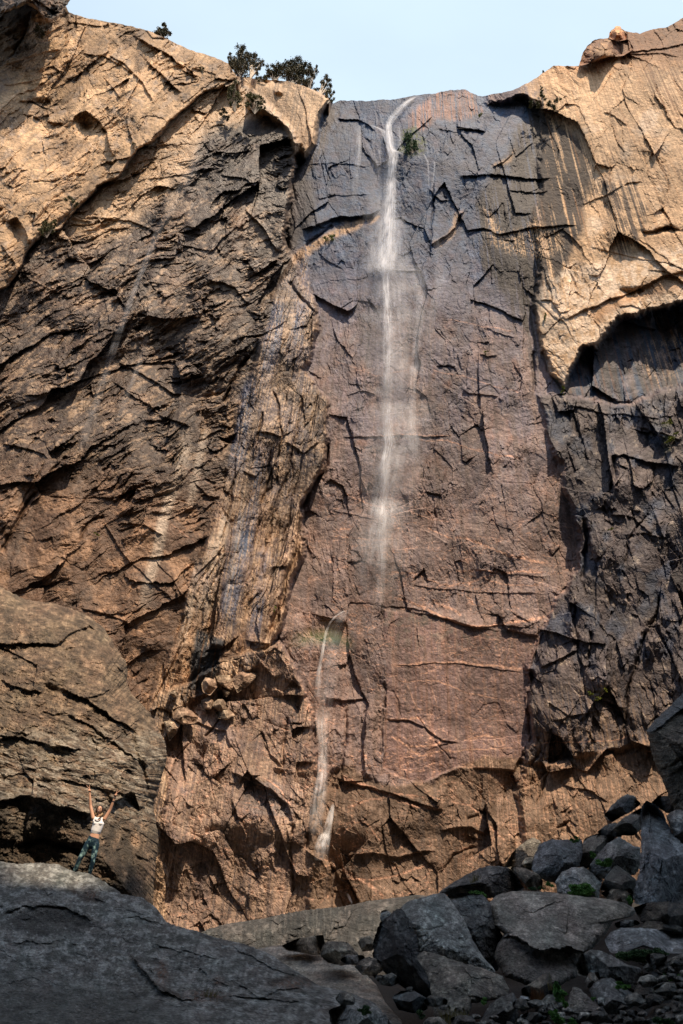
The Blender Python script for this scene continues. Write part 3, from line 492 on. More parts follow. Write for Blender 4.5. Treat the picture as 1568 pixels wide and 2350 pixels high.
def surfY(x, y, r=0):
    j = int(np.argmin(np.abs(sx-x))); i = int(np.argmin(np.abs(SY[:, j]-y)))
    return float(YW[max(0, i-r):i+r+1, max(0, j-r):j+r+1].min())
# unseen ridge added behind the viewpoint, shaped to shade the boulders
px_ = np.array([-300, -60, 0, 10, 13.5, 14.6, 17.0, 17.8, 30, 37, 48, 70, 200, 400.]); pz_ = np.array([80, 92, 100, 103, 103.5, 93.2, 93.2, 102.8, 113, 120, 132, 145, 155, 160.])  # crest heights shaped for the shade, notched to let sun onto the person
gx = np.linspace(-300, 400, 1401); rows = []
for k, (yy, fz) in enumerate(((-30, 0), (-30, .5), (-30, .96), (-31, .99), (-60, .6), (-160, .3))):
    z = np.interp(gx, px_, pz_) + 1.5*fbm(gx/7, gx*0, 3, 71)*sst(8, 20, abs(gx-14)); rows.append(np.stack([gx, np.full_like(gx, yy), z*fz - 3*(k == 0)], -1))
RV = np.array(rows); c0 = np.broadcast_to(C(.16,.14,.11), RV.shape).reshape(-1, 3)
shade_rdg = mk('shade_ridge', RV, grid_faces(len(rows), len(gx)), mat_rock('shade_ridge_rock', scale=.2), attrs={'Col': c0, 'Wet': np.zeros(len(c0))})
tag(shade_rdg, kind='structure')
# ---------------------------------------------------------------- ground
def gz(x, y):
    return -2.1 + .1*np.clip(y-6, 0, 34) + 3.0*sst(3, 18, x)*sst(12, 32, y) + .25*fbm(np.asarray(x)/3., np.asarray(y)/3., 3, 900)
gxs = np.concatenate([np.linspace(-500, -32, 24), np.linspace(-30, 30, 121), np.linspace(32, 500, 24)]); gys = np.concatenate([np.linspace(-500, 0, 20), np.linspace(1, 66, 131), np.linspace(70, 500, 20)])
GX, GY = np.meshgrid(gxs, gys); GZ = gz(GX, GY)
GV = np.stack([GX, GY, GZ], -1); gc = np.array([.03,.028,.025])*(1+.5*fbm(GX*1.3, GY*1.3, 3, 901))[..., None]
g = mk('ground', GV, grid_faces(len(gys), len(gxs))[:, ::-1], mat_rock('gravel_soil', scale=6, speck=.4, bump=.5, bd=.05), attrs={'Col': gc.reshape(-1, 3), 'Wet': np.zeros(GX.size)}, smooth=True)
tag(g, kind='structure')
# ---------------------------------------------------------------- boulders
m_rock = mat_rock('boulder_granite', scale=2.2, speck=.55, bump=.6, bd=.16)
def feats(X, Y, h, led=(), crk=(), bmp=()):
    X, Y = X + 7*fbm(X/40, Y/40, 3, 981) + 2*fbm(X/8, Y/8, 2, 982), Y + 7*fbm(X/40+7, Y/40, 3, 983) + 2*fbm(X/8+3, Y/8, 2, 984)
    for pl, amp, fall in led:
        d, s, t = line_d(X, Y, pl); h += amp*sst(0, .1, t)*sst(0, .1, 1-t)*(1-sst(-1.5, 1.5, d*s))*np.exp(-d/fall)
    for pl, dep, w in crk:
        d, s, t = line_d(X, Y, pl); h -= dep*sst(0, .1, t)*sst(0, .1, 1-t)*np.exp(-(d/w)**2)
    for cx, cy, rx, ry, a in bmp:
        h += a*np.exp(-((X-cx)/rx)**2 - ((Y-cy)/ry)**2)
def boulder(label, out, D, T, seed, col=(.075,.078,.08), col2=(.15,.15,.145), lean=None, cen=None, nf=6, tilt=1.3, rough=1., pw=8, group=None, cat='boulder', name='boulder',
            hook=None, chook=None, grain=0, big=1., res=1.9, vein=None, tag_it=True, wet=0.):
    P = np.array(out, float); rnd = np.random.RandomState(seed)
    c = np.array(cen, float) if cen else P.mean(0)
    per = np.hypot(*(np.roll(P, -1, 0)-P).T).sum(); nth = int(np.clip(per/res, 40, 1100)); th = np.linspace(0, 2*math.pi, nth, endpoint=False)
    dx, dyy = np.cos(th), np.sin(th); rho = np.full(nth, 1e9)
    for i in range(len(P)):
        a = P[i]-c; e = P[(i+1) % len(P)]-P[i]; den = dx*e[1]-dyy*e[0]; den = np.where(abs(den) < 1e-9, 1e-9, den)
        t = (a[0]*e[1]-a[1]*e[0])/den; u = (a[0]*dyy-a[1]*dx)/den
        rho = np.where((t > 0) & (u >= -1e-4) & (u <= 1.0001), np.minimum(rho, t), rho)
    rho = np.where(rho > 1e8, np.median(rho), rho)
    for _ in range(1): rho = .25*np.roll(rho, 1)+.5*rho+.25*np.roll(rho, -1)
    Rm = float(rho.mean()); qx = c[0]+dx*rho; qy = c[1]+dyy*rho
    rho = rho + min(4, .05*Rm)*rough*fbm(qx/9, qy/9, 3, seed+5)
    nr = int(np.clip(Rm/res, 10, 330)); r = 1-(1-np.linspace(0, 1, nr))**1.25
    RR = r[:, None]*np.ones(nth)[None]; X = (c[0] + RR*(rho*dx)[None]).astype(f32); Y = (c[1] + RR*(rho*dyy)[None]).astype(f32)
    H = np.full(X.shape, 9., f32)
    for k in range(nf):
        an = 2*math.pi*(k + rnd.rand())/nf; gr = (.35+rnd.rand()*.9)*tilt; h0 = .55+.5*rnd.rand()
        H = np.minimum(H, h0 - gr*((X-c[0])*math.cos(an) + (Y-c[1])*math.sin(an))/Rm + .35)
    H = np.clip(H, -.6, 1.3); edge = (1-RR**pw)**.5
    ca, sa = math.cos(R(grain)), math.sin(R(grain)); u_ = ca*X+sa*Y; w_ = -sa*X+ca*Y
    ux = u_ + 3*fbm(X/14, Y/14, 2, seed+31); wy_ = w_ + 3*fbm(X/14, Y/14, 2, seed+32)
    h1, j1, c1 = facet(ux/(Rm*.62), wy_/(Rm*.4), seed+11); h2, j2, c2 = facet(ux/22, wy_/14, seed+12); h3_, j3, c3 = facet(ux/9, wy_/6, seed+13)
    pa = sst(-.2, .4, fbm(X/40, Y/40, 2, seed+33))
    hp = rough*(.10*big*Rm*h1 + (4.5*h2 + 1.6*h3_)*(.35+pa) - 2.2*min(1, big)*(1-sst(0, .07, j1)) + 1.9*fbm(X/16, Y/16, 4, seed+34, .6) + .06*Rm*fbm(X/(Rm*.5), Y/(Rm*.5), 3, seed+35))
    if hook: hook(X, Y, hp)
    ymn, ymx = P[:, 1].min(), P[:, 1].max()
    if not isinstance(D, tuple): D = (D + (.35 if lean is None else lean)*(ymx-ymn)*float(unit(c[0], c[1], D)), D)
    Db = D[0] + (D[1]-D[0])*np.clip((Y-ymn)/(ymx-ymn), 0, 1)
    um = unit(X, Y, Db)
    Yd = Db - T*H*edge - hp*um*(.25+.75*edge)
    Vf = at(X, Y, Yd)
    # back
    rb = np.linspace(1, 0, max(8, nr//4))[1:]; RB_ = rb[:, None]*np.ones(nth)[None]
    Xb = c[0] + RB_*(rho*dx)[None]; Yb = c[1] + RB_*(rho*dyy)[None]
    Dbb = D[0] + (D[1]-D[0])*np.clip((Yb-ymn)/(ymx-ymn), 0, 1)
    Vb = at(Xb, Yb, Dbb + T*.8*(1-RB_**2)**.5)
    V = np.concatenate([Vf, Vb], 0); nrr = V.shape[0]
    n1_ = fbm(X/38, Y/38, 4, seed+41, .6); n2_ = fbm(X/10, Y/10, 3, seed+42, .6)
    cc = np.broadcast_to(np.array(col, f32), X.shape+(3,)).copy()
    cc = mixc(cc, col2, sst(-.15, .45, n1_+.35*n2_)); cc = mixc(cc, np.array(col2)*1.5, sst(.3, .6, n2_+.4*n1_)*.4)
    cc *= (1+.3*big*(c1-.5)+.22*(c2-.5)+.4*n2_+.2*fbm(X/4, Y/4, 2, seed+44))[..., None]
    cc[..., 0] *= 1+.12*fbm(X/60, Y/60, 2, seed+43)
    if getattr(chook, '__name__', '') not in ('ch_brown', 'ch_sand'): cc *= 1.3
    if getattr(chook, '__name__', '') not in ('ch_brown', 'ch_slab') and group is None: k_ = rnd.rand()*.24-.12; cc *= np.array([1+k_, 1, 1-k_], f32)*f32(.82+.4*rnd.rand())
    if chook: cc = chook(X, Y, cc)
    ccf = np.concatenate([cc, np.broadcast_to(np.array(col, f32), Xb.shape+(3,))], 0)
    V = V.reshape(-1, 3); base = V[V[:, 2].argmin()].copy(); org = np.array([V[:, 0].mean(), V[:, 1].mean(), base[2]])
    fc = grid_faces(nrr, nth, True)
    o = mk(name, V-org, fc, m_rock, attrs={'Col': np.clip(ccf, .01, .8).reshape(-1, 3), 'Wet': np.full(len(V), wet)}); o.location = tuple(map(float, org))
    if tag_it: tag(o, label, cat, group)
    return o
def q(ox, oy, pts): return [(ox + .5*x, oy + .5*y) for x, y in pts]
def q8(*p): return q(784, 1762, p)
def q7(*p): return q(0, 1762, p)
def q5(*p): return q(0, 1174.7, p)
# -- the great brown boulder behind the person
def hk_brown(X, Y, h):
    h *= 1.2; h0_ = h.copy(); h -= h
    feats(X, Y, h, led=[([(-60,1478),(135,1476),(165,1452),(205,1437),(232,1452)], 13, 22), ([(270,1530),(286,1540),(296,1560)], 12, 16), ([(140,1575),(200,1606),(250,1640),(320,1680)], 15, 26),
        ([(200,1606),(228,1592),(256,1580)], 9, 14), ([(-60,1690),(50,1692),(120,1712),(190,1722)], 10, 24), ([(-80,1850),(0,1840),(60,1822),(110,1840),(165,1857),(200,1864),(235,1868)], 15, 40), ([(262,1842),(285,1822),(305,1815),(322,1860)], 24, 20),
        ([(0,1560),(60,1580),(100,1590)], 8, 14), ([(150,1640),(200,1660),(260,1700)], 7, 16), ([(325,1880),(350,1890),(368,1880)], 10, 14), ([(315,1960),(340,1975),(362,1965)], 10, 14), ([(250,1700),(300,1730),(340,1760)], 7, 14)],
        crk=[([(318,1640),(306,1700),(330,1780),(345,1830)], 10, 5), ([(45,1940),(100,1928),(190,1960)], 16, 7)],
        bmp=[(192,1446,14,9,-16), (120,1960,70,30,-12), (60,1950,40,40,-6), (170,1910,100,60,-16), (250,1500,50,40,16), (100,1430,120,40,14), (345,1720,36,80,14), (280,1920,40,90,-18), (345,1990,26,50,14), (80,1540,100,40,10), (250,1640,60,40,12)])
    h *= 1.7; h += h0_
    u_, w_ = .94*X+.34*Y, -.34*X+.94*Y
    h += 7*fbm(u_/70, w_/24, 4, 951, .55) + 2.2*fbm(u_/14, w_/5, 3, 952) + 10*fbm(X/90, Y/60, 2, 956)
def ch_brown(X, Y, c):
    u_, w_ = .94*X+.34*Y, -.34*X+.94*Y; n = fbm(u_/34, w_/9, 4, 953, .6); k = fbm(X/26, Y/26, 3, 954)
    c = mixc(c, (.34,.25,.17), sst(-.05, .4, n)*.6*(1-sst(1790, 1880, Y))); c = mixc(c, (.06,.048,.038), sst(.02, .35, k)*.5)
    c = mixc(c, (.40,.37,.31), sst(1650, 1700, Y)*(1-sst(1860, 1930, Y))*sst(-.2, .3, n)*.55)
    dk = sst(-12, 12, poly_sd(X, Y, [(-200,1850),(0,1845),(60,1828),(165,1862),(230,1872),(300,1900),(320,2100),(-200,2100)]))  # shade round the foot hollow, painted into the colour
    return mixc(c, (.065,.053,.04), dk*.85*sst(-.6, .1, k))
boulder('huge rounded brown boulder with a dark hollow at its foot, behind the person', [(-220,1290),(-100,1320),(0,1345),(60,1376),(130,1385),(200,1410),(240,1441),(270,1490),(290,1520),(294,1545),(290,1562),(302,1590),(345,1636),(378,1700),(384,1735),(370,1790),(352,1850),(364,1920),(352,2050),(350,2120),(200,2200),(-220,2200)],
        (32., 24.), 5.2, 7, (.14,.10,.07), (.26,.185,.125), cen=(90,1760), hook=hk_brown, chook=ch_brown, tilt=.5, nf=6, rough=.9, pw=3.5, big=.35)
# -- foreground slab the person stands on
def hk_slab(X, Y, h):
    feats(X, Y, h, led=[([(0,2100),(60,2075),(150,2082),(215,2115)], 18, 30), ([(160,1995),(230,2040),(290,2085),(345,2100)], 8, 22), ([(0,2152),(50,2160),(90,2165),(130,2158)], 5, 16), ([(300,2190),(340,2240),(370,2275),(390,2278)], 20, 26),
        ([(340,2165),(420,2180),(500,2200)], 12, 22), ([(520,2285),(600,2290),(640,2270),(700,2265)], 16, 24), ([(640,2180),(700,2230),(760,2260)], 12, 20), (q7((560,690),(640,680),(740,715),(860,740)), 12, 16), (q7((930,740),(985,790),(1050,840)), 14, 14), (q7((590,850),(660,950),(740,1020),(840,1062),(900,1050)), 22, 24), (q7((1040,810),(1130,850),(1220,900),(1300,940),(1390,960)), 20, 26), (q7((0,790),(90,800),(200,800),(330,790)), 9, 18), (q7((380,560),(430,600),(500,620)), 10, 12), (q7((1080,980),(1180,1050),(1260,1060),(1380,1080)), 16, 20), (q7((900,900),(960,960),(1060,1000)), 12, 18), (q7((0,990),(150,960),(300,1000)), 7, 20)],
        crk=[([(150,1994),(156,2008)], 5, 3), ([(190,2040),(215,2060),(225,2075)], 7, 4), ([(400,2290),(470,2295),(560,2280)], 6, 3), ([(350,2095),(400,2110),(350,2130)], 4, 2.5)],
        bmp=[(110,2115,95,30,-16), (430,2190,90,50,14), (560,2230,90,50,12), (440,2240,50,50,-8), (230,2060,60,30,-6), (300,2120,80,40,8)])
    hF, jF, cF = facet((X+.5*Y)/46, (Y-.3*X)/20, 971); hG, jG, cG = facet((X+.4*Y)/15, (Y-.3*X)/8, 972)
    h += 15*fbm(X/70, Y/34, 4, 961) + 2.4*fbm(X/6, Y/5, 4, 962, .65) + 8*fbm(X/24, Y/13, 4, 969, .6) + 6*hF*sst(-.1, .4, fbm(X/90, Y/50, 2, 973)) + 2.2*hG*sst(-.1, .4, fbm(X/50, Y/30, 2, 974))
def ch_slab(X, Y, c):
    n = fbm(X/30, Y/16, 4, 963, .6); n2 = fbm(X/7, Y/7, 3, 964, .6)
    c = mixc(c, (.44,.45,.43), sst(-.02, .3, n+.4*n2)*.7*(1-sst(2180, 2300, Y-.25*X))); c = mixc(c, (.05,.047,.042), sst(-8, 8, poly_sd(X+6*n2, Y+6*n2, [(20,2110),(70,2080),(140,2078),(205,2105),(215,2125),(160,2140),(90,2150),(40,2140)]))*.8)
    c = mixc(c, (.095,.095,.084), sst(2180, 2300, Y-.1*X)*(1-sst(300, 460, X))*.7)
    for x, y, rx, ry in ((212,2056,16,10), (372,2235,14,36), (470,2285,60,14), (670,2255,46,14), (500,2250,12,10)):
        c = mixc(c, (.2,.09,.05), np.exp(-((X-x)/rx)**2-((Y-y)/ry)**2)*.8*sst(-.3, .1, n2))
    for pl in (q7((600,860),(700,980),(830,1055)), q7((330,560),(400,600),(470,610)), q7((1240,990),(1330,960),(1420,970))):
        d, s_, t = line_d(X+5*n2, Y+5*n2, pl); c = mixc(c, (.06,.04,.028), np.exp(-(d/5)**2)*.8)
    st_ = fbm(X/7+Y/30, Y/60, 3, 977); c = mixc(c, (.05,.052,.052), sst(.1, .4, st_)*.5*sst(300, 500, X)); c = mixc(c, (.30,.31,.29), sst(.25, .5, fbm(X/4, Y/3, 3, 978, .6))*.5)
    return mixc(c, (.45,.46,.45), (sst(.35, .5, n2)*.6)*sst(0, .3, n))
SLABP = [(-260,1985),(-60,1978),(0,1976),(40,1982),(90,1979),(135,1983),(165,1998),(205,2003),(240,2022),(280,2050),(330,2060),(362,2085),(382,2115),(405,2124),(450,2135),(500,2152),(560,2165),(620,2188),(660,2215),(700,2240),(735,2262),(800,2275),(860,2300),(900,2349),(940,2500),(500,2560),(-260,2560)]
boulder('long smooth blue grey granite slab the person stands on', SLABP, (20.4, 7.5), 1.3, 12, (.115,.115,.106), (.22,.22,.205), cen=(230,2330), hook=hk_slab, chook=ch_slab, tilt=.25, nf=5, rough=.7, pw=9, big=.12)
# -- slabs in the middle
def ch_str(X, Y, c):
    n = fbm(X/6, Y/70, 3, 966); c = mixc(c, (.03,.035,.038), sst(-.05, .3, n)*.6); return mixc(c, (.24,.23,.22), sst(.2, .45, fbm(X/7+3, Y/60, 3, 967))*.2)
boulder('dark streaked granite wall running behind the big boulders in the middle', [(440,2150),(475,2132),(520,2119),(610,2106),(640,2098),(700,2088),(784,2080),(840,2068),(900,2060),(960,2052),(1010,2060),(1000,2200),(800,2260),(600,2240),(480,2200)],
        (38., 33.), 2.2, 21, (.05,.053,.055), (.10,.10,.10), cen=(740,2165), chook=ch_str, tilt=.5, nf=7, rough=.8, pw=8)
def ch_sand(X, Y, c): return mixc(c, (.46,.43,.38), sst(-.3, .2, fbm(X/40, Y/12, 4, 968))*.6)
boulder('pale smooth sand coloured slab sloping down between the dark rocks', [(560,2200),(590,2176),(640,2168),(700,2172),(784,2200),(830,2225),(865,2260),(885,2300),(925,2345),(900,2420),(760,2480),(640,2330),(560,2250)],
        (24., 13.), .8, 22, (.42,.39,.34), (.50,.47,.42), cen=(730,2290), chook=ch_sand, tilt=.3, nf=4, rough=.35, pw=8)
DK = (.075,.074,.068); DK2 = (.22,.21,.185); MD = (.19,.182,.16); MD2 = (.40,.38,.33); BK = (.026,.026,.026); BN = (.20,.17,.135)
RK = [ # label, outline, depth, thickness, colours, options
 ('brown speckled rock lying on the pale slab edge', q7((1290,815),(1370,780),(1440,770),(1485,764),(1492,800),(1470,862),(1400,850),(1320,838)), 22, .8, BN, (0.372,0.326,0.264), {}),
 ('small brown rock beside the dark leaning face', q7((1470,860),(1492,800),(1530,792),(1600,800),(1650,860),(1640,900),(1560,905),(1500,892)), 20.5, .8, BN, (0.341,0.295,0.232), {}),
 ('small pale rock wedged on top of the black leaning face', q8((176,690),(182,655),(205,650),(232,668),(215,705),(190,722)), 21, .4, MD, (0.450,0.450,0.419), {}),
 ('rounded pale rock left of the black leaning face', q8((76,800),(88,778),(128,770),(152,795),(142,838),(95,842)), 19.6, .5, MD, (0.450,0.434,0.372), {}),
 ('dark grey rock cluster piece on the pale slab, largest', q8((60,912),(90,880),(125,864),(178,884),(192,930),(150,955),(95,948)), 16.4, .5, DK, MD2, {}),
 ('flat grey rock on the pale slab behind a larger one', q8((-10,880),(30,855),(100,858),(110,872),(65,905),(20,900)), 17, .4, DK, DK2, {}),
 ('black leaning rock face under a jagged crest', q8((140,850),(150,785),(172,715),(200,690),(250,650),(275,640),(310,700),(345,770),(358,860),(425,1020),(415,1062),(360,1050),(290,1010),(190,935)), 17.5, 1.3, BK, (0.093,0.090,0.085), dict(cen=(784+.5*260, 1762+.5*850), rough=1.4, grain=60)),
 ('tall grey slab with a pointed pale crest, right of the black face', q8((262,652),(300,612),(380,590),(440,574),(470,572),(500,605),(560,690),(610,800),(660,880),(715,935),(640,960),(500,930),(400,900),(345,850),(330,760)), (21, 17.8), 1.6, MD, MD2, dict(cen=(784+.5*450, 1762+.5*760), tilt=.7, rough=.8)),
 ('dark rock tucked between the pointed slab and the giant smooth slab', q8((480,580),(560,572),(645,580),(680,615),(700,700),(740,770),(720,930),(640,930),(600,820),(540,700)), 21, 1.4, (0.109,0.105,0.099), MD, dict(tilt=.8)),
 ('broad low rock wedge leaning in front of the pointed slab', q8((342,865),(370,838),(430,850),(520,882),(640,915),(740,955),(768,1010),(765,1045),(700,1065),(600,1080),(560,1200),(440,1210),(415,1070),(400,960)), (16.5, 13.5), 1.1, (0.116,0.113,0.102), (0.248,0.240,0.209), dict(cen=(784+.5*560, 1762+.5*1000), tilt=.7)),
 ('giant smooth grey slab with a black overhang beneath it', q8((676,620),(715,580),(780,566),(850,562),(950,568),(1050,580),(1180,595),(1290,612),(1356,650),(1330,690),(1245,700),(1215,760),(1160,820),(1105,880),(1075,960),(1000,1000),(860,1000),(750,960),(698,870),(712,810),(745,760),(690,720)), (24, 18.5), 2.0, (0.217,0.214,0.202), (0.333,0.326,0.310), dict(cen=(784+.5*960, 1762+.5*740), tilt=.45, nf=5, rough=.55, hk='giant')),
 ('dark rock with a grey ridge, leftmost of the row above the giant slab', q8((440,575),(480,545),(560,495),(610,468),(680,445),(760,455),(800,480),(835,555),(780,590),(640,600),(520,590)), 27, 1.6, (0.093,0.093,0.090), (0.202,0.186,0.171), dict(rough=1.3)),
 ('narrow brown rock leaning over the ridge rock', q8((770,458),(800,448),(850,462),(905,488),(925,520),(915,565),(870,565),(830,520)), 26, .7, (0.155,0.139,0.116), (0.279,0.248,0.202), {}),
 ('tall dark rock leaning against the orange wall', q8((738,460),(790,380),(850,330),(880,318),(915,335),(905,400),(880,470),(820,480)), 31, 1.2, (0.132,0.124,0.112), MD, {}),
 ('small light rock in front of the tall leaning one', q8((825,440),(845,410),(880,408),(885,450),(860,470)), 29, .5, MD, MD2, {}),
 ('large squarish grey block, biggest of the upper row', q8((872,460),(885,400),(910,345),(960,328),(1050,328),(1105,330),(1108,390),(1090,450),(1040,500),(990,530),(930,515),(880,490)), 28.5, 1.8, (0.132,0.136,0.139), (0.202,0.206,0.209), dict(rough=.7, tilt=.8)),
 ('low pale topped rock above the green bush', q8((980,520),(1010,478),(1060,455),(1110,455),(1160,480),(1198,512),(1185,560),(1180,600),(1080,600),(990,575)), 25.5, 1.2, (0.232,0.217,0.194), (0.388,0.364,0.326), {}),
 ('rounded dark rock above the square block', q8((1085,450),(1100,370),(1115,322),(1185,296),(1245,300),(1258,320),(1200,380),(1150,440),(1110,480)), 29.5, 1.2, (0.139,0.132,0.121), MD, {}),
 ('big lumpy rock with a light top behind the yellow green weeds', q8((1130,460),(1170,400),(1220,345),(1272,314),(1310,335),(1340,358),(1368,362),(1378,430),(1350,490),(1280,500),(1210,510),(1150,500)), 27.5, 1.3, (0.155,0.147,0.132), (0.279,0.264,0.232), dict(rough=1.2)),
 ('blue grey pyramid rock below the lumpy one', q8((1186,560),(1210,500),(1258,442),(1300,470),(1345,505),(1380,545),(1340,575),(1250,580)), 24.5, 1.1, (0.101,0.109,0.112), (0.163,0.171,0.171), dict(rough=.6, nf=4)),
 ('wedge shaped dark rock at the foot of the pyramid rock', q8((1185,570),(1240,556),(1330,550),(1345,590),(1330,640),(1270,630),(1220,605)), 23.5, .8, DK, DK2, {}),
 ('flat topped rock high on the right pile', q8((1240,280),(1290,230),(1372,182),(1400,200),(1390,270),(1340,310),(1280,310)), 29, 1.2, (0.124,0.121,0.112), (0.217,0.209,0.186), {}),
 ('dark jagged rock at the top of the right pile', q8((1203,220),(1240,170),(1280,135),(1310,118),(1345,128),(1375,165),(1330,200),(1280,225),(1240,250)), 31, 1.2, (0.070,0.078,0.082), (0.139,0.147,0.152), dict(rough=1.4)),
 ('low dark rock under the jagged one', q8((1170,295),(1210,262),(1260,248),(1300,290),(1280,320),(1210,310)), 30, .9, DK, DK2, {}),
 ('upright blue grey monolith with white streaks on the right', q8((1372,190),(1385,160),(1405,150),(1435,162),(1475,205),(1510,290),(1568,350),(1600,400),(1610,520),(1570,620),(1480,660),(1400,640),(1345,620),(1335,580),(1365,480),(1375,360)), (24, 20.5), 1.7, (0.093,0.102,0.109), (0.178,0.189,0.195), dict(cen=(784+.5*1460, 1762+.5*430), rough=1.1, grain=80, hk='mono')),
 ('pale rock leaning on the back of the monolith', q8((1490,215),(1530,192),(1600,185),(1700,210),(1720,360),(1600,380),(1520,320)), 24, 1.4, (0.124,0.132,0.136), (0.248,0.256,0.256), {}),
 ('dark rock under the great shadowed block', q8((1420,160),(1450,130),(1520,125),(1600,150),(1660,200),(1560,215),(1490,205)), 27, 1.2, BK, DK, {}),
 ('great shadowed angular block jutting in from the right edge', [(1484,1676),(1500,1655),(1568,1590),(1700,1500),(1800,1560),(1800,1960),(1600,1960),(1548,1860),(1520,1790),(1497,1735)], (27, 25), 2.4, (0.085,0.081,0.070), (0.155,0.147,0.127), dict(cen=(1640,1740), rough=.9, nf=5, hk='edge')),
 ('dark rock filling the gap below the monolith', q8((1340,640),(1400,618),(1500,610),(1600,640),(1640,760),(1560,770),(1440,740),(1370,700)), 19.5, 1.3, BK, DK, {}),
 ('thin flat rock right of the giant slab', q8((1248,712),(1300,695),(1355,698),(1375,715),(1330,730),(1262,735)), 19.5, .5, DK, DK2, {}),
 ('wide pale topped slab at the right edge', q8((1205,790),(1235,752),(1285,733),(1350,732),(1440,738),(1568,752),(1660,790),(1640,850),(1500,850),(1380,820),(1300,850),(1235,848)), (18.5, 16.5), 1.0, (0.132,0.132,0.127), (0.264,0.260,0.248), dict(rough=.8)),
 ('low dark mound behind the wide slab', q8((1370,735),(1400,700),(1450,690),(1540,720),(1640,760),(1560,790),(1440,760)), 19, .8, DK, (0.124,0.121,0.113), {}),
 ('long ridged rock with a pale curling edge', q8((1072,905),(1095,860),(1140,832),(1190,838),(1250,865),(1310,900),(1375,918),(1392,965),(1350,1000),(1270,995),(1200,965),(1120,960),(1085,950)), 16, 1.0, (0.116,0.113,0.105), (0.310,0.302,0.279), dict(rough=1.2, grain=25)),
 ('pyramid of dark rock below the overhang', q8((822,1015),(870,985),(942,934),(962,950),(970,1000),(968,1050),(900,1070),(830,1045)), 14, .7, DK, DK2, dict(nf=4)),
 ('dark angular rock at the bottom, right of the broad wedge', q8((620,1180),(680,1085),(730,1050),(785,1028),(808,1060),(812,1140),(800,1220),(640,1240)), 11.5, .8, (0.078,0.078,0.074), DK2, dict(nf=5)),
 ('long dark fin of rock leaning left near the bottom', q8((1030,1120),(1045,1040),(1062,1003),(1095,1012),(1135,1050),(1200,1100),(1250,1170),(1270,1240),(1100,1260),(1030,1240)), 12.5, .9, (0.093,0.090,0.085), (0.202,0.197,0.183), dict(nf=5)),
 ('grey block with a flat lit top among the bottom right rocks', q8((1138,1020),(1160,985),(1200,965),(1282,958),(1300,990),(1345,1020),(1340,1090),(1290,1130),(1215,1130),(1160,1085)), 13.5, .8, (0.116,0.121,0.121), (0.232,0.240,0.236), dict(nf=5)),
 ('small pale stone beside the flat topped block', q8((1165,1070),(1180,1050),(1205,1055),(1212,1090),(1185,1095)), 12.2, .25, MD, MD2, {}),
 ('dark rock at the right edge beside the leafy bush', q8((1425,910),(1470,885),(1568,850),(1660,850),(1680,940),(1560,950),(1470,945)), 15.5, .9, DK, DK2, {}),
 ('reddish grey stone under the overhang', q8((1115,985),(1135,940),(1180,935),(1190,965),(1160,1000),(1130,1010)), 14.5, .4, (0.124,0.101,0.085), DK2, {}),
 ('small rock below the black leaning face', q8((232,1050),(270,1022),(330,1020),(400,1060),(395,1110),(330,1125),(260,1110)), 13.5, .6, DK, (0.139,0.136,0.130), {}),
 ('pale flat stone at the very bottom beside the grass', q8((375,1165),(400,1142),(450,1140),(480,1165),(500,1220),(380,1230)), 10, .4, MD, MD2, {}),
 ('bluish mottled rock in the bottom middle corner', q8((-60,1110),(0,1085),(60,1095),(150,1105),(200,1130),(240,1190),(200,1260),(-40,1260)), 10, .6, (0.155,0.163,0.163), (0.295,0.302,0.295), {}),
 ('dark stone on the pale slab at the bottom', q8((-30,1060),(-10,1030),(40,1030),(62,1055),(60,1085),(0,1090)), 12.2, .35, DK, DK2, {}),
 ('white stone in the scree right of the dark angular rock', q8((808,1060),(825,1043),(858,1050),(866,1075),(835,1085)), 11.8, .22, MD, (0.434,0.434,0.419), {}),
 ('pale stone below the white one', q8((812,1100),(840,1080),(865,1085),(855,1110),(825,1120)), 11.4, .2, MD, (0.372,0.372,0.357), {}),
 ('grey stone at the bottom edge, left of the green weeds', q8((795,1150),(830,1130),(880,1145),(900,1175),(870,1220),(800,1210)), 10.6, .4, MD, MD2, {}),
 ('squat dark rock behind the dry red grass', q8((905,1075),(950,1035),(1000,1045),(1020,1090),(1010,1140),(940,1140),(905,1110)), 12.3, .5, DK, DK2, {}),
 ('black rock at the right edge, bottom corner', q8((1340,1200),(1400,1130),(1480,1030),(1560,1010),(1680,1060),(1700,1260),(1360,1270)), (12.5, 11), .9, BK, (0.093,0.093,0.090), dict(grain=-50)),
 ('low dark rock by the right edge above the corner rock', q8((1330,1080),(1350,1000),(1420,970),(1500,985),(1520,1030),(1460,1080),(1390,1110)), 13.4, .6, BK, DK, {}),
 ('dark rock on the slope beside the long ridged rock', q8((1370,990),(1385,945),(1430,930),(1490,950),(1500,985),(1430,1000)), 14.6, .5, BK, DK, {})]
def hk_giant(X, Y, h):
    feats(X, Y, h, led=[(q8((700,800),(760,760),(820,790),(900,835),(1000,825),(1040,820),(1110,850),(1180,790),(1240,705)), 55, 40)], crk=[(q8((860,720),(960,675),(1100,672),(1180,680)), 3, 1.6)], bmp=[(784+.5*800, 1762+.5*690, 24, 26, -24), (784+.5*900, 1762+.5*910, 110, 40, -44)])
def hk_mono(X, Y, h): feats(X, Y, h, crk=[(q8((1400,200),(1420,330),(1400,480)), 6, 3), (q8((1500,330),(1530,400),(1510,520)), 10, 6)], bmp=[(784+.5*1440, 1762+.5*300, 30, 60, 10)])
def hk_edge(X, Y, h): feats(X, Y, h, led=[([(1486,1682),(1520,1665),(1568,1622),(1640,1570)], 20, 18)], crk=[([(1505,1780),(1568,1740),(1640,1700)], 9, 3.5)], bmp=[(1560,1810,40,60,-14)])
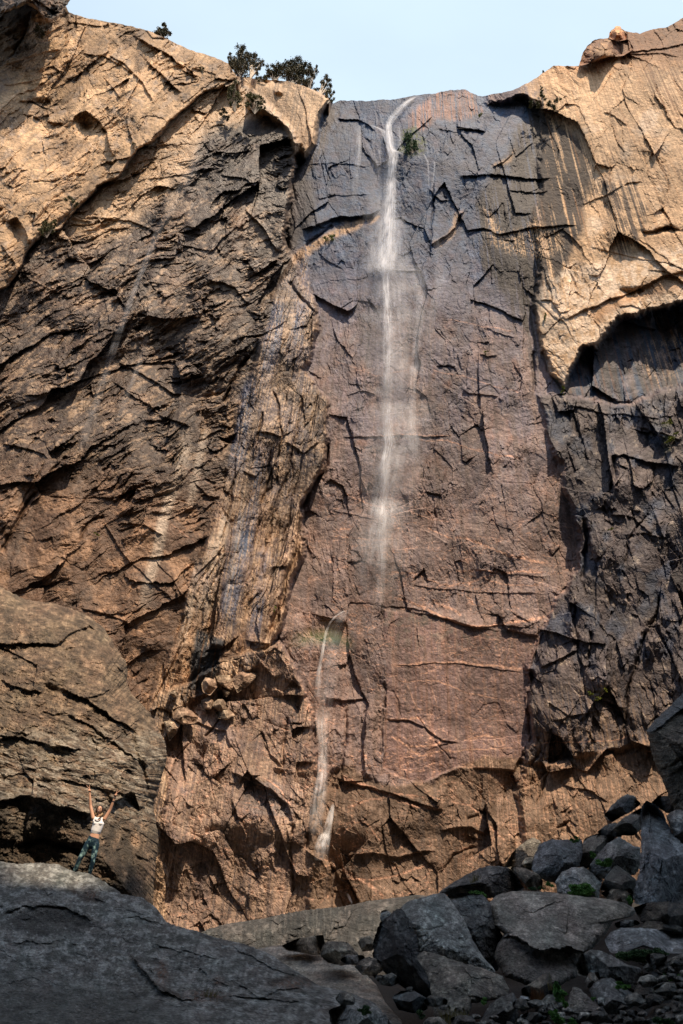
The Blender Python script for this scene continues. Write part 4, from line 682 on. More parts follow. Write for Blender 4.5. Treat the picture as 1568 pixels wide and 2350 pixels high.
def ch_giant(X, Y, c): return mixc(c, (.03,.03,.03), sst(-6, 6, poly_sd(X, Y, q8((698,830),(760,790),(900,850),(1040,840),(1110,875),(1180,830),(1100,960),(1000,1040),(740,1000))))*.6)
def ch_mono(X, Y, c): return mixc(c, (.42,.43,.43), sst(.1, .4, fbm(X/5, Y/30, 3, 971))*np.exp(-((X-(784+.5*1395))/14)**2)*sst(1880, 1960, Y)*(1-sst(2040, 2080, Y))*.7)
def ch_edge(X, Y, c): return mixc(c, (.17,.185,.195), sst(-3, 3, poly_sd(X, Y, [(1480,1675),(1568,1588),(1700,1480),(1700,1540),(1568,1625),(1520,1668),(1488,1684)]))*.8)
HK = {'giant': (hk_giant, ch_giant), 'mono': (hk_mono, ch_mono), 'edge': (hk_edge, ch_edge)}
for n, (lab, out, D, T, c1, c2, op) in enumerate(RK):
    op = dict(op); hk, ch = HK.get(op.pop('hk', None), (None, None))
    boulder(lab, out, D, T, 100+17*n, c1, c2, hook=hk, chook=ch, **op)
# -- tumbled blocks on the shelf of the cliff
LT = (.20,.135,.09); LT2 = (.34,.25,.175)
for n, (lab, out) in enumerate([('pale cube shaped block on the cliff shelf, topmost of the tumbled heap', q5((990,745),(1050,748),(1082,785),(1060,818),(1022,800),(996,778))), ('leaning pale block left of the topmost one on the cliff shelf', q5((925,790),(955,732),(985,745),(1000,800),(965,842),(932,825))),
   ('small bright block wedged below the topmost one on the cliff shelf', q5((1020,812),(1050,798),(1058,832),(1036,852))), ('brown rounded block in the middle of the tumbled heap', q5((980,860),(1025,858),(1052,895),(1010,915),(975,890))),
   ('flat dark block at the lower end of the tumbled heap', q5((985,915),(1060,902),(1086,930),(1040,955),(1000,945))), ('grey tilted block left of the brown rounded one', q5((915,868),(960,842),(988,872),(970,905),(930,905))),
   ('broad orange topped slab left of the tumbled heap', q5((790,905),(835,890),(915,930),(902,968),(840,975),(795,945))), ('leaning grey slab beside the brown boulder, over a dark gap', q5((752,960),(842,948),(812,1015),(778,1052))),
   ('small pale block at the left end of the shelf', q5((775,830),(800,815),(820,835),(800,852))), ('upright slab leaning at the head of the tumbled heap', q5((1060,770),(1100,735),(1160,710),(1200,730),(1150,790),(1090,830)))]):
    cx_, cy_ = np.mean(out, 0); D = surfY(cx_, cy_, 8) - .5
    boulder(lab, out, D, .8, 700+13*n, LT, LT2, lean=.35, rough=.7, nf=6, tilt=1.3, pw=10, res=1.4, big=.5, group='tumbled blocks on the cliff shelf')
# -- skyline rocks
boulder('dark overhanging rock at the top left corner of the cliff', [(-60,-90),(150,-90),(166,-20),(160,4),(152,14),(146,28),(120,42),(98,40),(86,22),(60,10),(20,26),(-60,40)], surfY(100, 30, 20)-5, 5, 801, (.05,.043,.038), (.16,.11,.075), rough=1.3, nf=6, cen=(60,-30))
boulder('cracked orange block on the right skyline', [(1329,152),(1338,120),(1350,103),(1366,91),(1400,86),(1445,92),(1455,112),(1430,128),(1390,132),(1350,146)], surfY(1380, 130, 10)-1.5, 3.5, 802, (.22,.10,.05), (.40,.21,.10), rough=1.1, nf=6)
boulder('small rounded boulder balanced on the orange block', [(1397,88),(1399,74),(1410,66),(1412,60),(1424,60),(1426,68),(1437,76),(1438,90),(1418,95)], surfY(1420, 110, 10)-1, 1.8, 803, (.25,.12,.06), (.40,.22,.11), rough=.8)
# -- loose scree: every stone its own object
rs = np.random.RandomState(5)
SCP = q8((90,960),(200,930),(420,1075),(560,1200),(700,1240),(1640,1240),(1640,860),(1400,860),(1390,1010),(1230,1130),(1020,1100),(980,1060),(820,1060),(780,1160))
k = 0; tries = 0; placed = []; TN_ = ('black', 'grey', 'pale')
LMK = [(x, y, n_) for (x, y), n_ in zip(q8((330,1065),(200,1000),(300,1150),(450,1160),(942,990),(730,1130),(1120,1110),(1240,1040),(1185,1070),(1480,910),(1150,970),(955,1090),(1480,1140),(1440,1030),(1430,965),(830,1065),(838,1100),(840,1180),(985,1130),(1075,1170),(1385,1085),(1330,1180),(1220,1180),(1060,1000)),
   ('rock below the black face', 'pale slab edge', 'bluish mottled rock', 'pale flat bottom stone', 'pyramid shaped dark rock', 'dark angular bottom rock', 'long dark fin', 'flat topped grey block', 'small pale stone by the block', 'rock beside the leafy bush', 'reddish grey stone', 'squat rock behind the red grass', 'black corner rock', 'low rock above the corner', 'rock by the ridged one',
    'white stone', 'pale stone under the white one', 'grey stone at the bottom edge', 'leafy weed at the bottom', 'small weed at the bottom', 'dim weed by the corner', 'gap by the corner rock', 'right end of the dark fin', 'edge of the black overhang'))]
while k < 90 and tries < 9000:
    tries += 1; x = rs.uniform(820, 1600); y = rs.uniform(2200, 2370)
    if float(poly_sd(np.array([x], f32), np.array([y], f32), SCP)[0]) < 3: continue
    r_ = 9+20*rs.rand()**2
    if any((x-a)**2 + (y-b)**2 < (.7*(r_+c))**2 for a, b, c in placed): continue
    placed.append((x, y, r_))
    a0 = rs.rand()*6.28; out = [(x + r_*(1+.35*rs.rand())*math.cos(a0+t)*1.15, y + r_*(.55+.35*rs.rand())*math.sin(a0+t)) for t in np.linspace(0, 6.28, 8)[:-1]]
    D = 13.2 - (y-2200)/170*3.4; ti = int(3*rs.rand()); s_ = (.55, 1.0, 1.7)[ti]
    L_ = min(LMK, key=lambda l: (l[0]-x)**2+(l[1]-y)**2); dx_, dy_ = x-L_[0], y-L_[1]
    dr_ = ('right of' if dx_ > 0 else 'left of') if abs(dx_) > abs(dy_) else ('below' if dy_ > 0 else 'just above')
    sz_ = 'tiny' if r_ < 9 else 'small' if r_ < 13 else 'medium' if r_ < 18 else 'large'
    boulder('%s %s stone in the scree, %s the %s' % (sz_, TN_[ti], dr_, L_[2]), out, D + rs.uniform(-.3, .3), .012*r_, 900+k, tuple(np.array(DK)*s_), tuple(np.array(DK2)*s_), group='loose stones in the scree', cat='stone', name='stone', res=2.2)
    k += 1
# ---------------------------------------------------------------- foliage
def mat_leaf(name, c1, c2, sc=3.):
    m, nt, b = mat_base(name); L = nt.links.new; tc = N(nt, 'ShaderNodeTexCoord'); nz = N(nt, 'ShaderNodeTexNoise'); nz.inputs['Scale'].default_value = sc; nz.inputs['Detail'].default_value = 3
    cr = N(nt, 'ShaderNodeValToRGB'); cr.color_ramp.elements[0].position = .35; cr.color_ramp.elements[1].position = .65
    cr.color_ramp.elements[0].color = (*c1, 1); cr.color_ramp.elements[1].color = (*c2, 1)
    L(tc.outputs['Object'], nz.inputs['Vector']); L(nz.outputs['Fac'], cr.inputs[0]); L(cr.outputs[0], b.inputs['Base Color'])
    b.inputs['Roughness'].default_value = .6; b.inputs['Specular IOR Level'].default_value = .25
    return m
m_dark = mat_leaf('dark_foliage', (.035,.036,.016), (.115,.10,.045), 1.); m_olive = mat_leaf('olive_foliage', (.065,.07,.022), (.17,.15,.055), 1.); m_green = mat_leaf('green_foliage', (.06,.17,.04), (.17,.36,.09), 6)
m_dull = mat_leaf('dull_foliage', (.03,.075,.028), (.08,.15,.055), 6); m_dry = mat_leaf('dry_foliage', (.12,.05,.028), (.22,.13,.06), 8); m_moss = mat_leaf('yellow_moss', (.10,.13,.015), (.24,.26,.03), 3); m_straw = mat_leaf('straw_grass', (.16,.15,.06), (.30,.27,.12), 8)  # m_dull is a darker, duller green
m_bark = mat_leaf('dark_bark', (.06,.045,.035), (.12,.09,.065), 4); m_pale = mat_leaf('bleached_bark', (.42,.32,.22), (.60,.48,.35), 4)
def leaves(pts, size, rnd, flat=.5):
    n = len(pts); d1 = rnd.normal(size=(n, 3)); d1 /= np.linalg.norm(d1, axis=1)[:, None]; d2 = rnd.normal(size=(n, 3)); d2 -= (d2*d1).sum(1)[:, None]*d1; d2 /= np.linalg.norm(d2, axis=1)[:, None]
    s = size*(.6+.8*rnd.rand(n))[:, None]; a = pts-d1*s; b = pts+d2*s*flat; c = pts+d1*s; d = pts-d2*s*flat
    V = np.stack([a, b, c, d], 1).reshape(-1, 3); return V, np.arange(n*4).reshape(-1, 4)
def tube(pts, rad, n=6):
    P = np.array(pts, float); V = []; 
    for i, p in enumerate(P):
        t = P[min(i+1, len(P)-1)]-P[max(i-1, 0)]; t /= np.linalg.norm(t)+1e-9; a = np.cross(t, (0, 1, .3)); a /= np.linalg.norm(a)+1e-9; b = np.cross(t, a)
        V += [p + rad[i]*(math.cos(k*2*math.pi/n)*a + math.sin(k*2*math.pi/n)*b) for k in range(n)]
    Fc = [(i*n+k, i*n+(k+1) % n, (i+1)*n+(k+1) % n, (i+1)*n+k) for i in range(len(P)-1) for k in range(n)] + [tuple(range(n))[::-1], tuple((len(P)-1)*n+k for k in range(n))]
    return V, Fc
def plant(name, label, cat, base, lobes, Y, seed, mat, dens=3.6, leaf=1.0, bark=None, group=None, trunk_r=.6, crown='crown', stem='trunk'):
    """base and lobes (x, y, rx, ry) in photo units standing at depth Y; lobes become clumps of leaves, limbs run from the base into each"""
    rnd = np.random.RandomState(seed); B = at(base[0], base[1], Y); u = float(unit(base[0], base[1], Y)); dyb = float(ray(base[0], base[1])[1]); uz = u/dyb
    root = empty(name, B); tag(root, label, cat, group)
    PT = []; TV = []; TF = []; cs = []
    for (x, y, rx, ry) in lobes:
        if cat == 'tree' and name == 'tree': rx, ry = rx*1.22, ry*1.22
        c = at(x, y, Y) - B; n = max(14, int(rx*ry*3.2*dens)); k = max(4, int(rx*ry/16))
        sub = rnd.normal(size=(k, 3)); sub /= np.linalg.norm(sub, axis=1)[:, None]; sub *= (rnd.rand(k)**.45)[:, None]*.82
        w = rnd.randint(0, k, n); off = sub[w] + rnd.normal(size=(n, 3))*.15*np.array([1, 1, .8])
        PT.append(c + off*np.array([rx*u, rx*u*.9, ry*uz])); cs.append(c)
        for j in range(min(k, 5)):
            e = c + sub[j]*np.array([rx*u, rx*u, ry*uz])*.9; m_ = c*.45 + rnd.normal(size=3)*rx*u*.15
            v_, f_ = tube([c*0, m_*.5, m_, (m_+e)/2 + rnd.normal(size=3)*rx*u*.12, e], np.array([1, .8, .55, .3, .1])*trunk_r*u, 5)
            TF += [tuple(i+len(TV) for i in f) for f in f_]; TV += list(v_)
    V, Fc = leaves(np.concatenate(PT), leaf*u*1.5, rnd, .6)
    mk(crown, V, Fc, mat, root); mk(stem, TV, TF, bark or m_bark, root)
    return root
def brink(x): return surfY(x, float(np.interp(x, skp[:, 0], skp[:, 1]))+3)
plant('tree', 'small lone round tree on the sloping left skyline', 'tree', (374,98), [(372,74,13,11), (366,80,11,8), (382,79,9,9), (374,64,8,6)], brink(372)+.5, 1, m_dark, 2.4, trunk_r=1.0)
plant('tree', 'tall ragged dark tree, left of the pale trunked one on the brink', 'tree', (552,180), [(555,118,14,13), (540,140,17,13), (562,142,15,17), (532,152,12,9), (552,162,20,14), (528,128,7,6), (570,128,10,8)], brink(550)+1.5, 2, m_dark, 1.5, trunk_r=1.6, group='trees on the brink left of the fall')
t_ = plant('tree', 'thin crowned tree with a bleached pale trunk on the brink', 'tree', (575,180), [(588,138,15,11), (600,148,9,7), (582,150,12,9), (592,160,10,7), (574,130,8,7)], brink(575)+.8, 3, m_dark, 1.1, bark=m_pale, trunk_r=2.2, group='trees on the brink left of the fall')
plant('tree', 'broad dark tree at the left of the thicket on the brink', 'tree', (632,188), [(622,160,13,11), (636,166,15,13), (645,155,12,9), (618,172,9,8)], brink(630)+1.5, 4, m_dark, 1.6, trunk_r=1.5, group='trees on the brink left of the fall')
plant('tree', 'tallest dense tree in the middle of the thicket on the brink', 'tree', (672,196), [(668,152,15,12), (685,150,16,12), (660,172,17,14), (682,172,19,16), (698,165,11,12)], brink(670)+2, 5, m_dark, 1.7, trunk_r=1.6, group='trees on the brink left of the fall')
plant('tree', 'dark tree leaning right at the end of the thicket', 'tree', (710,208), [(705,160,13,11), (716,172,13,12), (708,188,14,13), (692,190,12,9), (725,158,6,6)], brink(708)+2, 6, m_dark, 1.6, trunk_r=1.4, group='trees on the brink left of the fall')
plant('tree', 'spindly tree with a bent bleached trunk beside the lip of the fall', 'tree', (732,222), [(748,186,11,10), (742,200,12,10), (755,200,8,9), (728,208,8,7)], brink(735)+.6, 7, m_dark, 1.2, bark=m_pale, trunk_r=2.4, group='trees on the brink left of the fall')
plant('tree', 'small scrubby tree nearest the lip of the fall', 'tree', (752,238), [(756,216,9,9), (762,226,7,8), (747,226,9,8), (765,212,4,5)], brink(752)+.4, 8, m_olive, 1.2, trunk_r=.8, group='trees on the brink left of the fall')
def sh(label, base, lobes, mat, seed, off=1.2, dens=1.8, leaf=.9, name='shrub', cat='shrub', Y=None, group=None, tr=.5):
    if Y is None: Y = min([surfY(base[0], base[1], 3)] + [surfY(l[0], l[1], 3) for l in lobes])-off
    plant(name, label, cat, base, lobes, Y, seed, mat, dens, leaf, group=group, crown='foliage', stem='stem', trunk_r=tr)
G1 = 'shrubs on the ledge under the brink'
sh('tall olive shrub on the ledge below the ragged tree', (540,258), [(540,196,12,11), (532,210,14,12), (545,222,13,13), (538,238,12,12), (526,226,9,8)], m_olive, 21, group=G1)
sh('low dark shrub at the left end of the brink ledge', (514,276), [(512,258,10,11), (520,266,9,9)], m_dark, 22, group=G1)
sh('spreading grey green shrub on the brink ledge', (585,262), [(575,222,14,12), (592,228,15,13), (604,240,9,10), (570,238,10,10), (588,246,12,9)], m_olive, 23, group=G1)
sh('small green shrub between the pale trunk and the thicket', (600,188), [(594,180,10,6), (608,182,10,6)], m_olive, 24, off=.2)
sh('tiny bush in a crack of the golden slab', (465,172), [(464,160,9,6)], m_olive, 25)
sh('dark bush in the cleft under the top left rock', (92,88), [(86,72,14,11), (100,78,11,8)], m_dark, 26)
sh('green bush growing in the diagonal cleft, upper of two', (166,480), [(160,458,12,11), (170,466,11,10)], m_olive, 27, off=2)
sh('brighter green bush low in the diagonal cleft', (108,546), [(112,520,17,12), (102,532,16,10), (126,512,9,12)], m_olive, 28, off=2)
sh('tiny bush at the foot of the round arch', (308,334), [(308,330,5,4)], m_olive, 29)
sh('small grassy patch by the brown block of the brink', (1105,266), [(1104,262,6,5)], m_moss, 30)
sh('low green bushes on the ledge left of the little pine', (1222,240), [(1222,236,12,5), (1236,240,10,6)], m_olive, 31)
sh('low green bushes on the ledge right of the little pine', (1268,246), [(1262,236,13,6), (1280,232,9,7), (1270,244,10,6)], m_olive, 32)
plant('pine_tree', 'little pine on the ledge of the golden wall', 'tree', (1246,238), [(1243,200,3,4), (1243,208,5,4), (1244,216,7,4), (1245,225,9,5)], surfY(1246, 238, 3)-1, 33, m_olive, 2.2, trunk_r=.7)
plant('pine_tree', 'tiny conifer on the right skyline', 'tree', (1247,173), [(1246,162,3,3), (1247,168,5,4)], brink(1247)+.3, 34, m_dark, 3, trunk_r=.6)
sh('dark green moss cushion beside the water near the top', (948,352), [(938,316,13,16), (952,334,14,14), (936,342,12,12)], m_dull, 35, off=.2, dens=2.4, leaf=.7, name='moss', cat='moss', tr=.2)
for k, (lab, b, lo) in enumerate([('bright moss streak on the dark right slope, upper of the pair', (1530,975), [(1528,970,15,4)]), ('brightest yellow moss patch at the right edge', (1540,1020), [(1545,1004,12,6), (1534,1012,10,5), (1552,996,7,5)]), ('moss below the point of the shaded arch', (1292,898), [(1290,890,7,7), (1292,900,5,5)]),
   ('moss round the brown niche in the right wall', (1372,1605), [(1356,1592,9,6), (1390,1582,5,9), (1372,1602,12,4)]), ('moss on the orange crack left of the fall', (755,560), [(752,548,14,5), (764,540,8,5)]), ('moss tuft in the dark crack between buttress and wall', (630,1398), [(630,1396,5,9)]), ('green tuft on a block of the right slope', (1402,1218), [(1402,1214,8,5)]), ('moss specks at the dark corner of the golden wall', (1252,736), [(1252,730,5,12)]), ('moss in the mid height notch of the wall', (1118,812), [(1116,808,8,4)]), ('moss tuft by the cleft in the lower left face', (224,1232), [(222,1226,6,6)])]):
    sh(lab, b, lo, m_moss, 40+k, off=.25, dens=1.6, leaf=.8, name='moss', cat='moss', tr=.2)
def q8l(*p): return [(784+.5*x, 1762+.5*y, .5*a, .5*b) for x, y, a, b in p]
for k, (lab, b, lo, Y, m) in enumerate([
   ('dense green bush beneath the pale topped rock', (1100,600), [(1080,555,32,24), (1110,560,36,26), (1100,575,44,20)], 24.2, m_green), ('yellow green weeds on the lumpy rock', (1210,460), [(1200,440,28,16), (1225,430,22,18)], 26.2, m_green), ('small bright weed left of the lumpy rock', (1150,425), [(1152,404,14,18)], 27, m_green),
   ('pale green tufted plant on the dark rock above the giant slab', (630,605), [(620,575,28,18), (645,585,22,16)], 25.4, m_green), ('green sprig at the foot of the monolith', (1322,630), [(1322,606,14,20)], 20.6, m_green), ('small weeds along the top of the giant slab', (900,566), [(890,555,24,8), (912,552,16,8)], 24.4, m_dull), ('green sprig between the narrow rock and the pale topped one', (955,556), [(955,538,15,14)], 25, m_green),
   ('dark leafy bush under the wide slab at the right edge', (1380,905), [(1310,860,38,24), (1370,860,50,30), (1440,855,42,24), (1400,880,50,20)], 15.6, m_dull), ('green weed in front of the black overhang', (1000,1075), [(985,1010,18,24), (1005,1035,26,26), (995,1055,20,18)], 13, m_green), ('leafy weed at the bottom edge', (985,1185), [(975,1130,18,24), (990,1155,24,24)], 10.8, m_green),
   ('small green weed at the bottom, right of the leafy one', (1075,1195), [(1065,1170,22,16)], 10.6, m_green), ('dim green weed among the corner rocks', (1385,1105), [(1370,1085,22,16), (1410,1080,16,14)], 12.4, m_dull), ('green weed at the bottom left of the broad wedge', (355,1150), [(365,1130,18,20)], 11, m_dull), ('dim sprouts at the corner of the bluish rock', (110,1130), [(105,1110,26,22)], 9.6, m_dull), ('weed in the gap under the long ridged rock', (1290,1005), [(1275,1000,22,16), (1300,1006,18,14)], 14.2, m_green), ('green tuft at the right edge below the leafy bush', (1520,980), [(1510,965,24,18), (1545,960,18,16)], 13.8, m_green), ('weed on the top of the square grey block', (1075,335), [(1068,328,18,12)], 27.2, m_green), ('weed at the left foot of the long dark fin', (1030,1100), [(1025,1085,14,20)], 11.6, m_green), ('low weeds along the bottom edge near the right corner', (1480,1185), [(1460,1165,26,20), (1500,1160,20,16)], 10.6, m_dull), ('tuft between the dark angular rock and the broad wedge', (665,1085), [(655,1072,16,18)], 12, m_green), ('small weed beside the flat topped block', (1158,1075), [(1155,1060,10,10)], 12.4, m_green)]):
    P = q8l(*lo); P = [(a_, b_-1, c_*1.25, d_*1.2) for a_, b_, c_, d_ in P]; sh(lab, (784+.5*b[0], 1762+.5*b[1]), P, m, 60+k, dens=4, leaf=1.2, name='weed' if 'bush' not in lab else 'bush', cat='bush' if 'bush' in lab else 'weed', Y=Y-.9, tr=.3)
def grass(label, x, y, w, h, Y, n, mat, seed, lean=0.):
    rnd = np.random.RandomState(seed); B = at(x, y, Y); u = float(unit(x, y, Y)); V = []; Fc = []
    for i in range(n):
        px = (rnd.rand()-.5)*w*u; py = (rnd.rand()-.5)*w*u*.4; hh_ = h*u*(.4+.8*rnd.rand()); lx = rnd.normal()*.25*hh_ + lean*hh_; ly = rnd.normal()*.2*hh_; t = .45*u*(.6+rnd.rand()*.8)
        s = len(V); V += [(px-t, py, 0), (px+t, py, 0), (px+lx*.4+t*.7, py+ly*.4, hh_*.55), (px+lx*.4-t*.7, py+ly*.4, hh_*.55), (px+lx, py+ly, hh_)]
        Fc += [(s, s+1, s+2, s+3), (s+3, s+2, s+4)]
    o = mk('grass_tuft', V, Fc, mat); o.location = tuple(B); tag(o, label, 'grass'); return o
grass('long dry grass tuft at the foot of the broad rock wedge', 784+.5*520, 1762+.5*1175, 60, 34, 10.6, 160, m_straw, 1)
grass('reddish dry grass beside the green weed', 784+.5*900, 1762+.5*1065, 30, 26, 12.6, 130, m_dry, 2)
grass('thin pale stalks in front of the black overhang', 784+.5*960, 1762+.5*1020, 14, 36, 13.2, 14, m_straw, 3)
grass('yellowish grass in the notch of the upper row of rocks', 784+.5*615, 1762+.5*540, 22, 26, 26, 60, m_straw, 4)
grass('wiry dry grass in the crack of the foreground slab', 478, 2298, 34, 26, 12.6, 70, m_straw, 5, .2)
grass('rusty dry plants on the right shoulder of the foreground slab', 672, 2272, 70, 14, 14.8, 150, m_dry, 6)
grass('green and rusty tuft beside the wiry grass on the slab', 508, 2292, 22, 12, 13, 60, m_green, 7)
grass('low rusty growth below the wiry grass', 470, 2303, 60, 10, 12.4, 90, m_dry, 8)
# ---------------------------------------------------------------- water
def mat_water():
    m = bpy.data.materials.new('falling_water'); m.use_nodes = True; nt = m.node_tree; nt.nodes.clear(); L = nt.links.new
    o = N(nt, 'ShaderNodeOutputMaterial'); mix = N(nt, 'ShaderNodeMixShader'); tr = N(nt, 'ShaderNodeBsdfTransparent'); d = N(nt, 'ShaderNodeBsdfDiffuse'); t2 = N(nt, 'ShaderNodeBsdfTranslucent'); m2 = N(nt, 'ShaderNodeMixShader')
    d.inputs[0].default_value = (.93,.93,.95,1); t2.inputs[0].default_value = (.93,.93,.95,1); m2.inputs[0].default_value = .2
    a = N(nt, 'ShaderNodeAttribute', attribute_name='Dens'); L(a.outputs['Fac'], mix.inputs[0]); L(d.outputs[0], m2.inputs[1]); L(t2.outputs[0], m2.inputs[2]); L(tr.outputs[0], mix.inputs[1]); L(m2.outputs[0], mix.inputs[2]); L(mix.outputs[0], o.inputs[0])
    return m
m_water = mat_water()
def fall(name, path, dens, seed, off=1.2, parent=None, thick=.35, streak=1., nu=36, lump=.5):
    """a falling body of water: a flattened hollow tube of spray along the path (x, y, half width, density)"""
    P = np.array(path, float); L = np.concatenate([[0], np.cumsum(np.hypot(*(P[1:, :2]-P[:-1, :2]).T))]); n = max(12, int(L[-1]/3)); s = np.linspace(0, L[-1], n)
    x, y, w, de = (np.interp(s, L, P[:, i]) for i in range(4))
    for _ in range(4):
        for a in (x, w): a[1:-1] = .25*a[:-2]+.5*a[1:-1]+.25*a[2:]
    Yc = np.array([min(surfY(xx-ww*.6, yy, 2), surfY(xx, yy, 2), surfY(xx+ww*.6, yy, 2)) for xx, yy, ww in zip(x, y, w)])
    Yc = np.array([Yc[max(0, i-3):i+4].min() for i in range(n)])
    for _ in range(8): Yc[1:-1] = .25*Yc[:-2]+.5*Yc[1:-1]+.25*Yc[2:]
    th = np.linspace(0, 2*math.pi, 2*nu, endpoint=False); cu = np.cos(th); U = np.broadcast_to(cu[None], (n, 2*nu)); S = np.broadcast_to(s[:, None], U.shape); side = np.broadcast_to(np.sin(th)[None], U.shape)
    XX = x[:, None] + U*w[:, None]; u_ = unit(x, y, Yc)
    YY = (Yc-off)[:, None] - side*thick*w[:, None]*u_[:, None]
    V = at(XX, np.broadcast_to(y[:, None], U.shape), YY)
    sg = (side > 0)*50.
    a = (1-abs(U)**2)**1.2
    k = .5+.5*fbm(U*w[:, None]/2.2*streak + sg, S/70, 4, seed, .65)*1.5; k2 = .5+.5*fbm(U*1.6+sg, S/26, 3, seed+9)*lump*2
    D = np.clip(dens*a*np.clip(k, .05, 1.5)**1.4*np.clip(k2, .1, 1.5)*de[:, None]*2.1, 0, .95); D[0] = 0; D[-1] = 0
    V = V.reshape(-1, 3); o0 = V.mean(0) if parent is None else np.zeros(3)
    ob = mk(name, V-o0, grid_faces(n, 2*nu, True), m_water, parent, attrs={'Dens': D.reshape(-1)}, smooth=True)
    if parent is None: ob.location = tuple(map(float, o0))
    return ob
wf = empty('waterfall', surf(880, 1300)); tag(wf, 'tall white veil of water falling down the middle of the cliff', 'waterfall')
def fch(name, *a, **k):
    o = fall(name, *a, **k); b = np.array(wf.location); c = o.location.copy(); o.parent = wf; o.location = c - wf.location; return o
fch('main_stream', [(892,284,8,.9), (894,310,9,1), (896,338,10,1.1), (901,346,14,1.3), (902,362,13,1.1), (899,400,12,.95), (897,450,13,.9), (893,500,18,.9), (889,550,24,.95), (886,590,27,1.05), (883,612,27,1.2), (884,632,12,.9), (886,665,10,.9), (889,700,11,.75), (890,760,13,.55), (889,850,14,.42), (889,940,14,.4), (890,992,14,.5), (894,1015,17,1.15), (889,1035,14,1.25), (884,1060,12,1.2), (883,1085,12,.8), (882,1140,10,.75), (880,1200,9,.65), (878,1260,10,.42), (875,1310,11,.28), (872,1360,13,.14), (870,1400,14,.02)], .95, 11, streak=1., lump=.75)
fch('side_veil', [(893,340,10,.1), (896,420,22,.25), (892,500,40,.42), (890,570,52,.5), (888,620,56,.5), (900,660,50,.25), (905,760,44,.2), (905,900,46,.2), (915,1000,52,.3), (900,1060,40,.4), (880,1150,34,.5), (868,1230,32,.45), (860,1300,26,.1)], .85, 12, off=1.8, thick=.3, streak=.35, nu=44)
fch('side_stream', [(950,606,18,.05), (956,622,20,.35), (964,645,18,.5), (966,690,14,.35), (962,740,12,.4), (952,820,11,.45), (947,900,10,.5), (945,980,11,.55), (952,1004,18,.9), (950,1030,17,.7), (955,1060,14,.1)], .5, 13, off=1.4, streak=.6)
fch('drifting_mist', [(905,520,50,.02), (900,600,86,.3), (905,720,95,.28), (905,860,90,.3), (912,980,96,.4), (900,1080,84,.4), (880,1200,80,.45), (872,1300,70,.3), (868,1380,60,.02)], .52, 18, off=2.6, thick=.35, streak=.12, nu=50, lump=.8)
fch('ledge_spray', [(850,610,6,.1), (885,616,9,.9), (920,619,8,.9), (960,620,6,.6), (985,622,4,.1)], .6, 14, off=1.5, thick=.5)
fch('spray_plume', [(962,219,4,.1), (948,224,8,.5), (932,236,11,.6), (917,252,13,.65), (903,268,12,.7), (893,284,9,.8), (890,300,7,.2)], 1.1, 15, off=.8, streak=.5)
fch('left_spout', [(850,287,4,.2), (866,292,6,.8), (880,300,8,.9), (888,318,8,.9), (892,338,7,1), (893,350,5,.2)], .7, 16, off=1.0)
fch('ledge_spout', [(886,336,4,.3), (900,343,7,1.2), (916,350,5,.9), (928,356,3,.1)], .8, 17, off=1.2)
for k, p in enumerate([[(825,286,8,.2), (824,330,9,.8), (820,380,9,.6), (815,430,9,.35), (812,470,8,.1)], [(972,352,3,.6), (982,372,3,.9), (984,400,2.5,.5), (984,440,2.5,.1)], [(995,366,2,.3), (998,376,3,1), (996,396,2.5,.6), (992,440,2.5,.1)], [(915,288,4,.3), (917,310,4,.6), (920,345,4,.2)],
    [(862,300,14,.1), (868,380,22,.3), (862,480,30,.3), (850,560,28,.2), (845,620,20,.05)], [(1000,300,10,.1), (1040,296,9,.5), (1080,292,7,.1)], [(1000,520,8,.05), (1010,640,14,.3), (985,760,12,.2), (990,830,8,.05)]]):
    fch('water_thread', p, .42, 30+k, off=.8, thick=.25, nu=16)
lc = empty('cascade', surf(740, 1950)); tag(lc, 'small lower cascade running down the dark cleft left of the wall', 'waterfall')
wf_ = wf; wf = lc
fch('upper_thread', [(800,1400,4,.1), (788,1402,4,.6), (772,1412,4,.7), (758,1428,3.5,.9), (749,1448,3.5,1.1), (743,1480,4,1.2), (738,1510,5,1.3), (733,1535,6,1.1), (731,1560,8,.5), (728,1600,9,.2)], .85, 51, off=.5, streak=1.8, lump=.8)
fch('mist_veil', [(795,1400,10,.2), (770,1440,16,.4), (760,1520,24,.3), (745,1600,24,.25), (738,1660,16,.6), (742,1720,12,.7), (740,1780,14,.6), (730,1840,22,.5), (724,1900,20,.25), (735,1950,14,.05)], .55, 52, off=.9, streak=.4)
fch('lower_gush', [(764,1846,6,.1), (760,1866,8,.8), (756,1885,9,1.1), (751,1902,12,1.1), (745,1920,16,1.0), (740,1938,19,.7), (737,1955,20,.4), (736,1975,18,.05)], .62, 53, off=.6, streak=1.2, lump=.9)
fch('lower_gush', [(764,1842,4,.1), (762,1875,5,.8), (757,1900,4,1), (751,1925,5,.8), (746,1950,7,.1)], 1.0, 56, off=.8, streak=1.6, lump=.8)
fch('foot_thread', [(796,2048,3,.3), (801,2056,5,1.2), (805,2066,5,1), (808,2074,3,.2)], 1.1, 54, off=.5)
wf = wf_
lp = empty('water_ribbon', surf(190, 1030)); tag(lp, 'faint slanting ribbon of spray in front of the dark left buttress', 'waterfall'); wf = lp
fch('ribbon', [(470,300,14,.05), (440,390,17,.4), (400,470,15,.5), (360,540,12,.5), (325,625,8,1.0), (300,690,9,.9), (268,780,11,.7), (235,880,12,.55), (205,970,11,.5), (182,1040,9,.1)], .17, 61, off=1.2, thick=.2)
fch('ribbon', [(338,770,6,.1), (322,830,8,.5), (290,910,9,.4), (262,1000,7,.05)], .2, 62, off=1.2, thick=.2)
wf = wf_

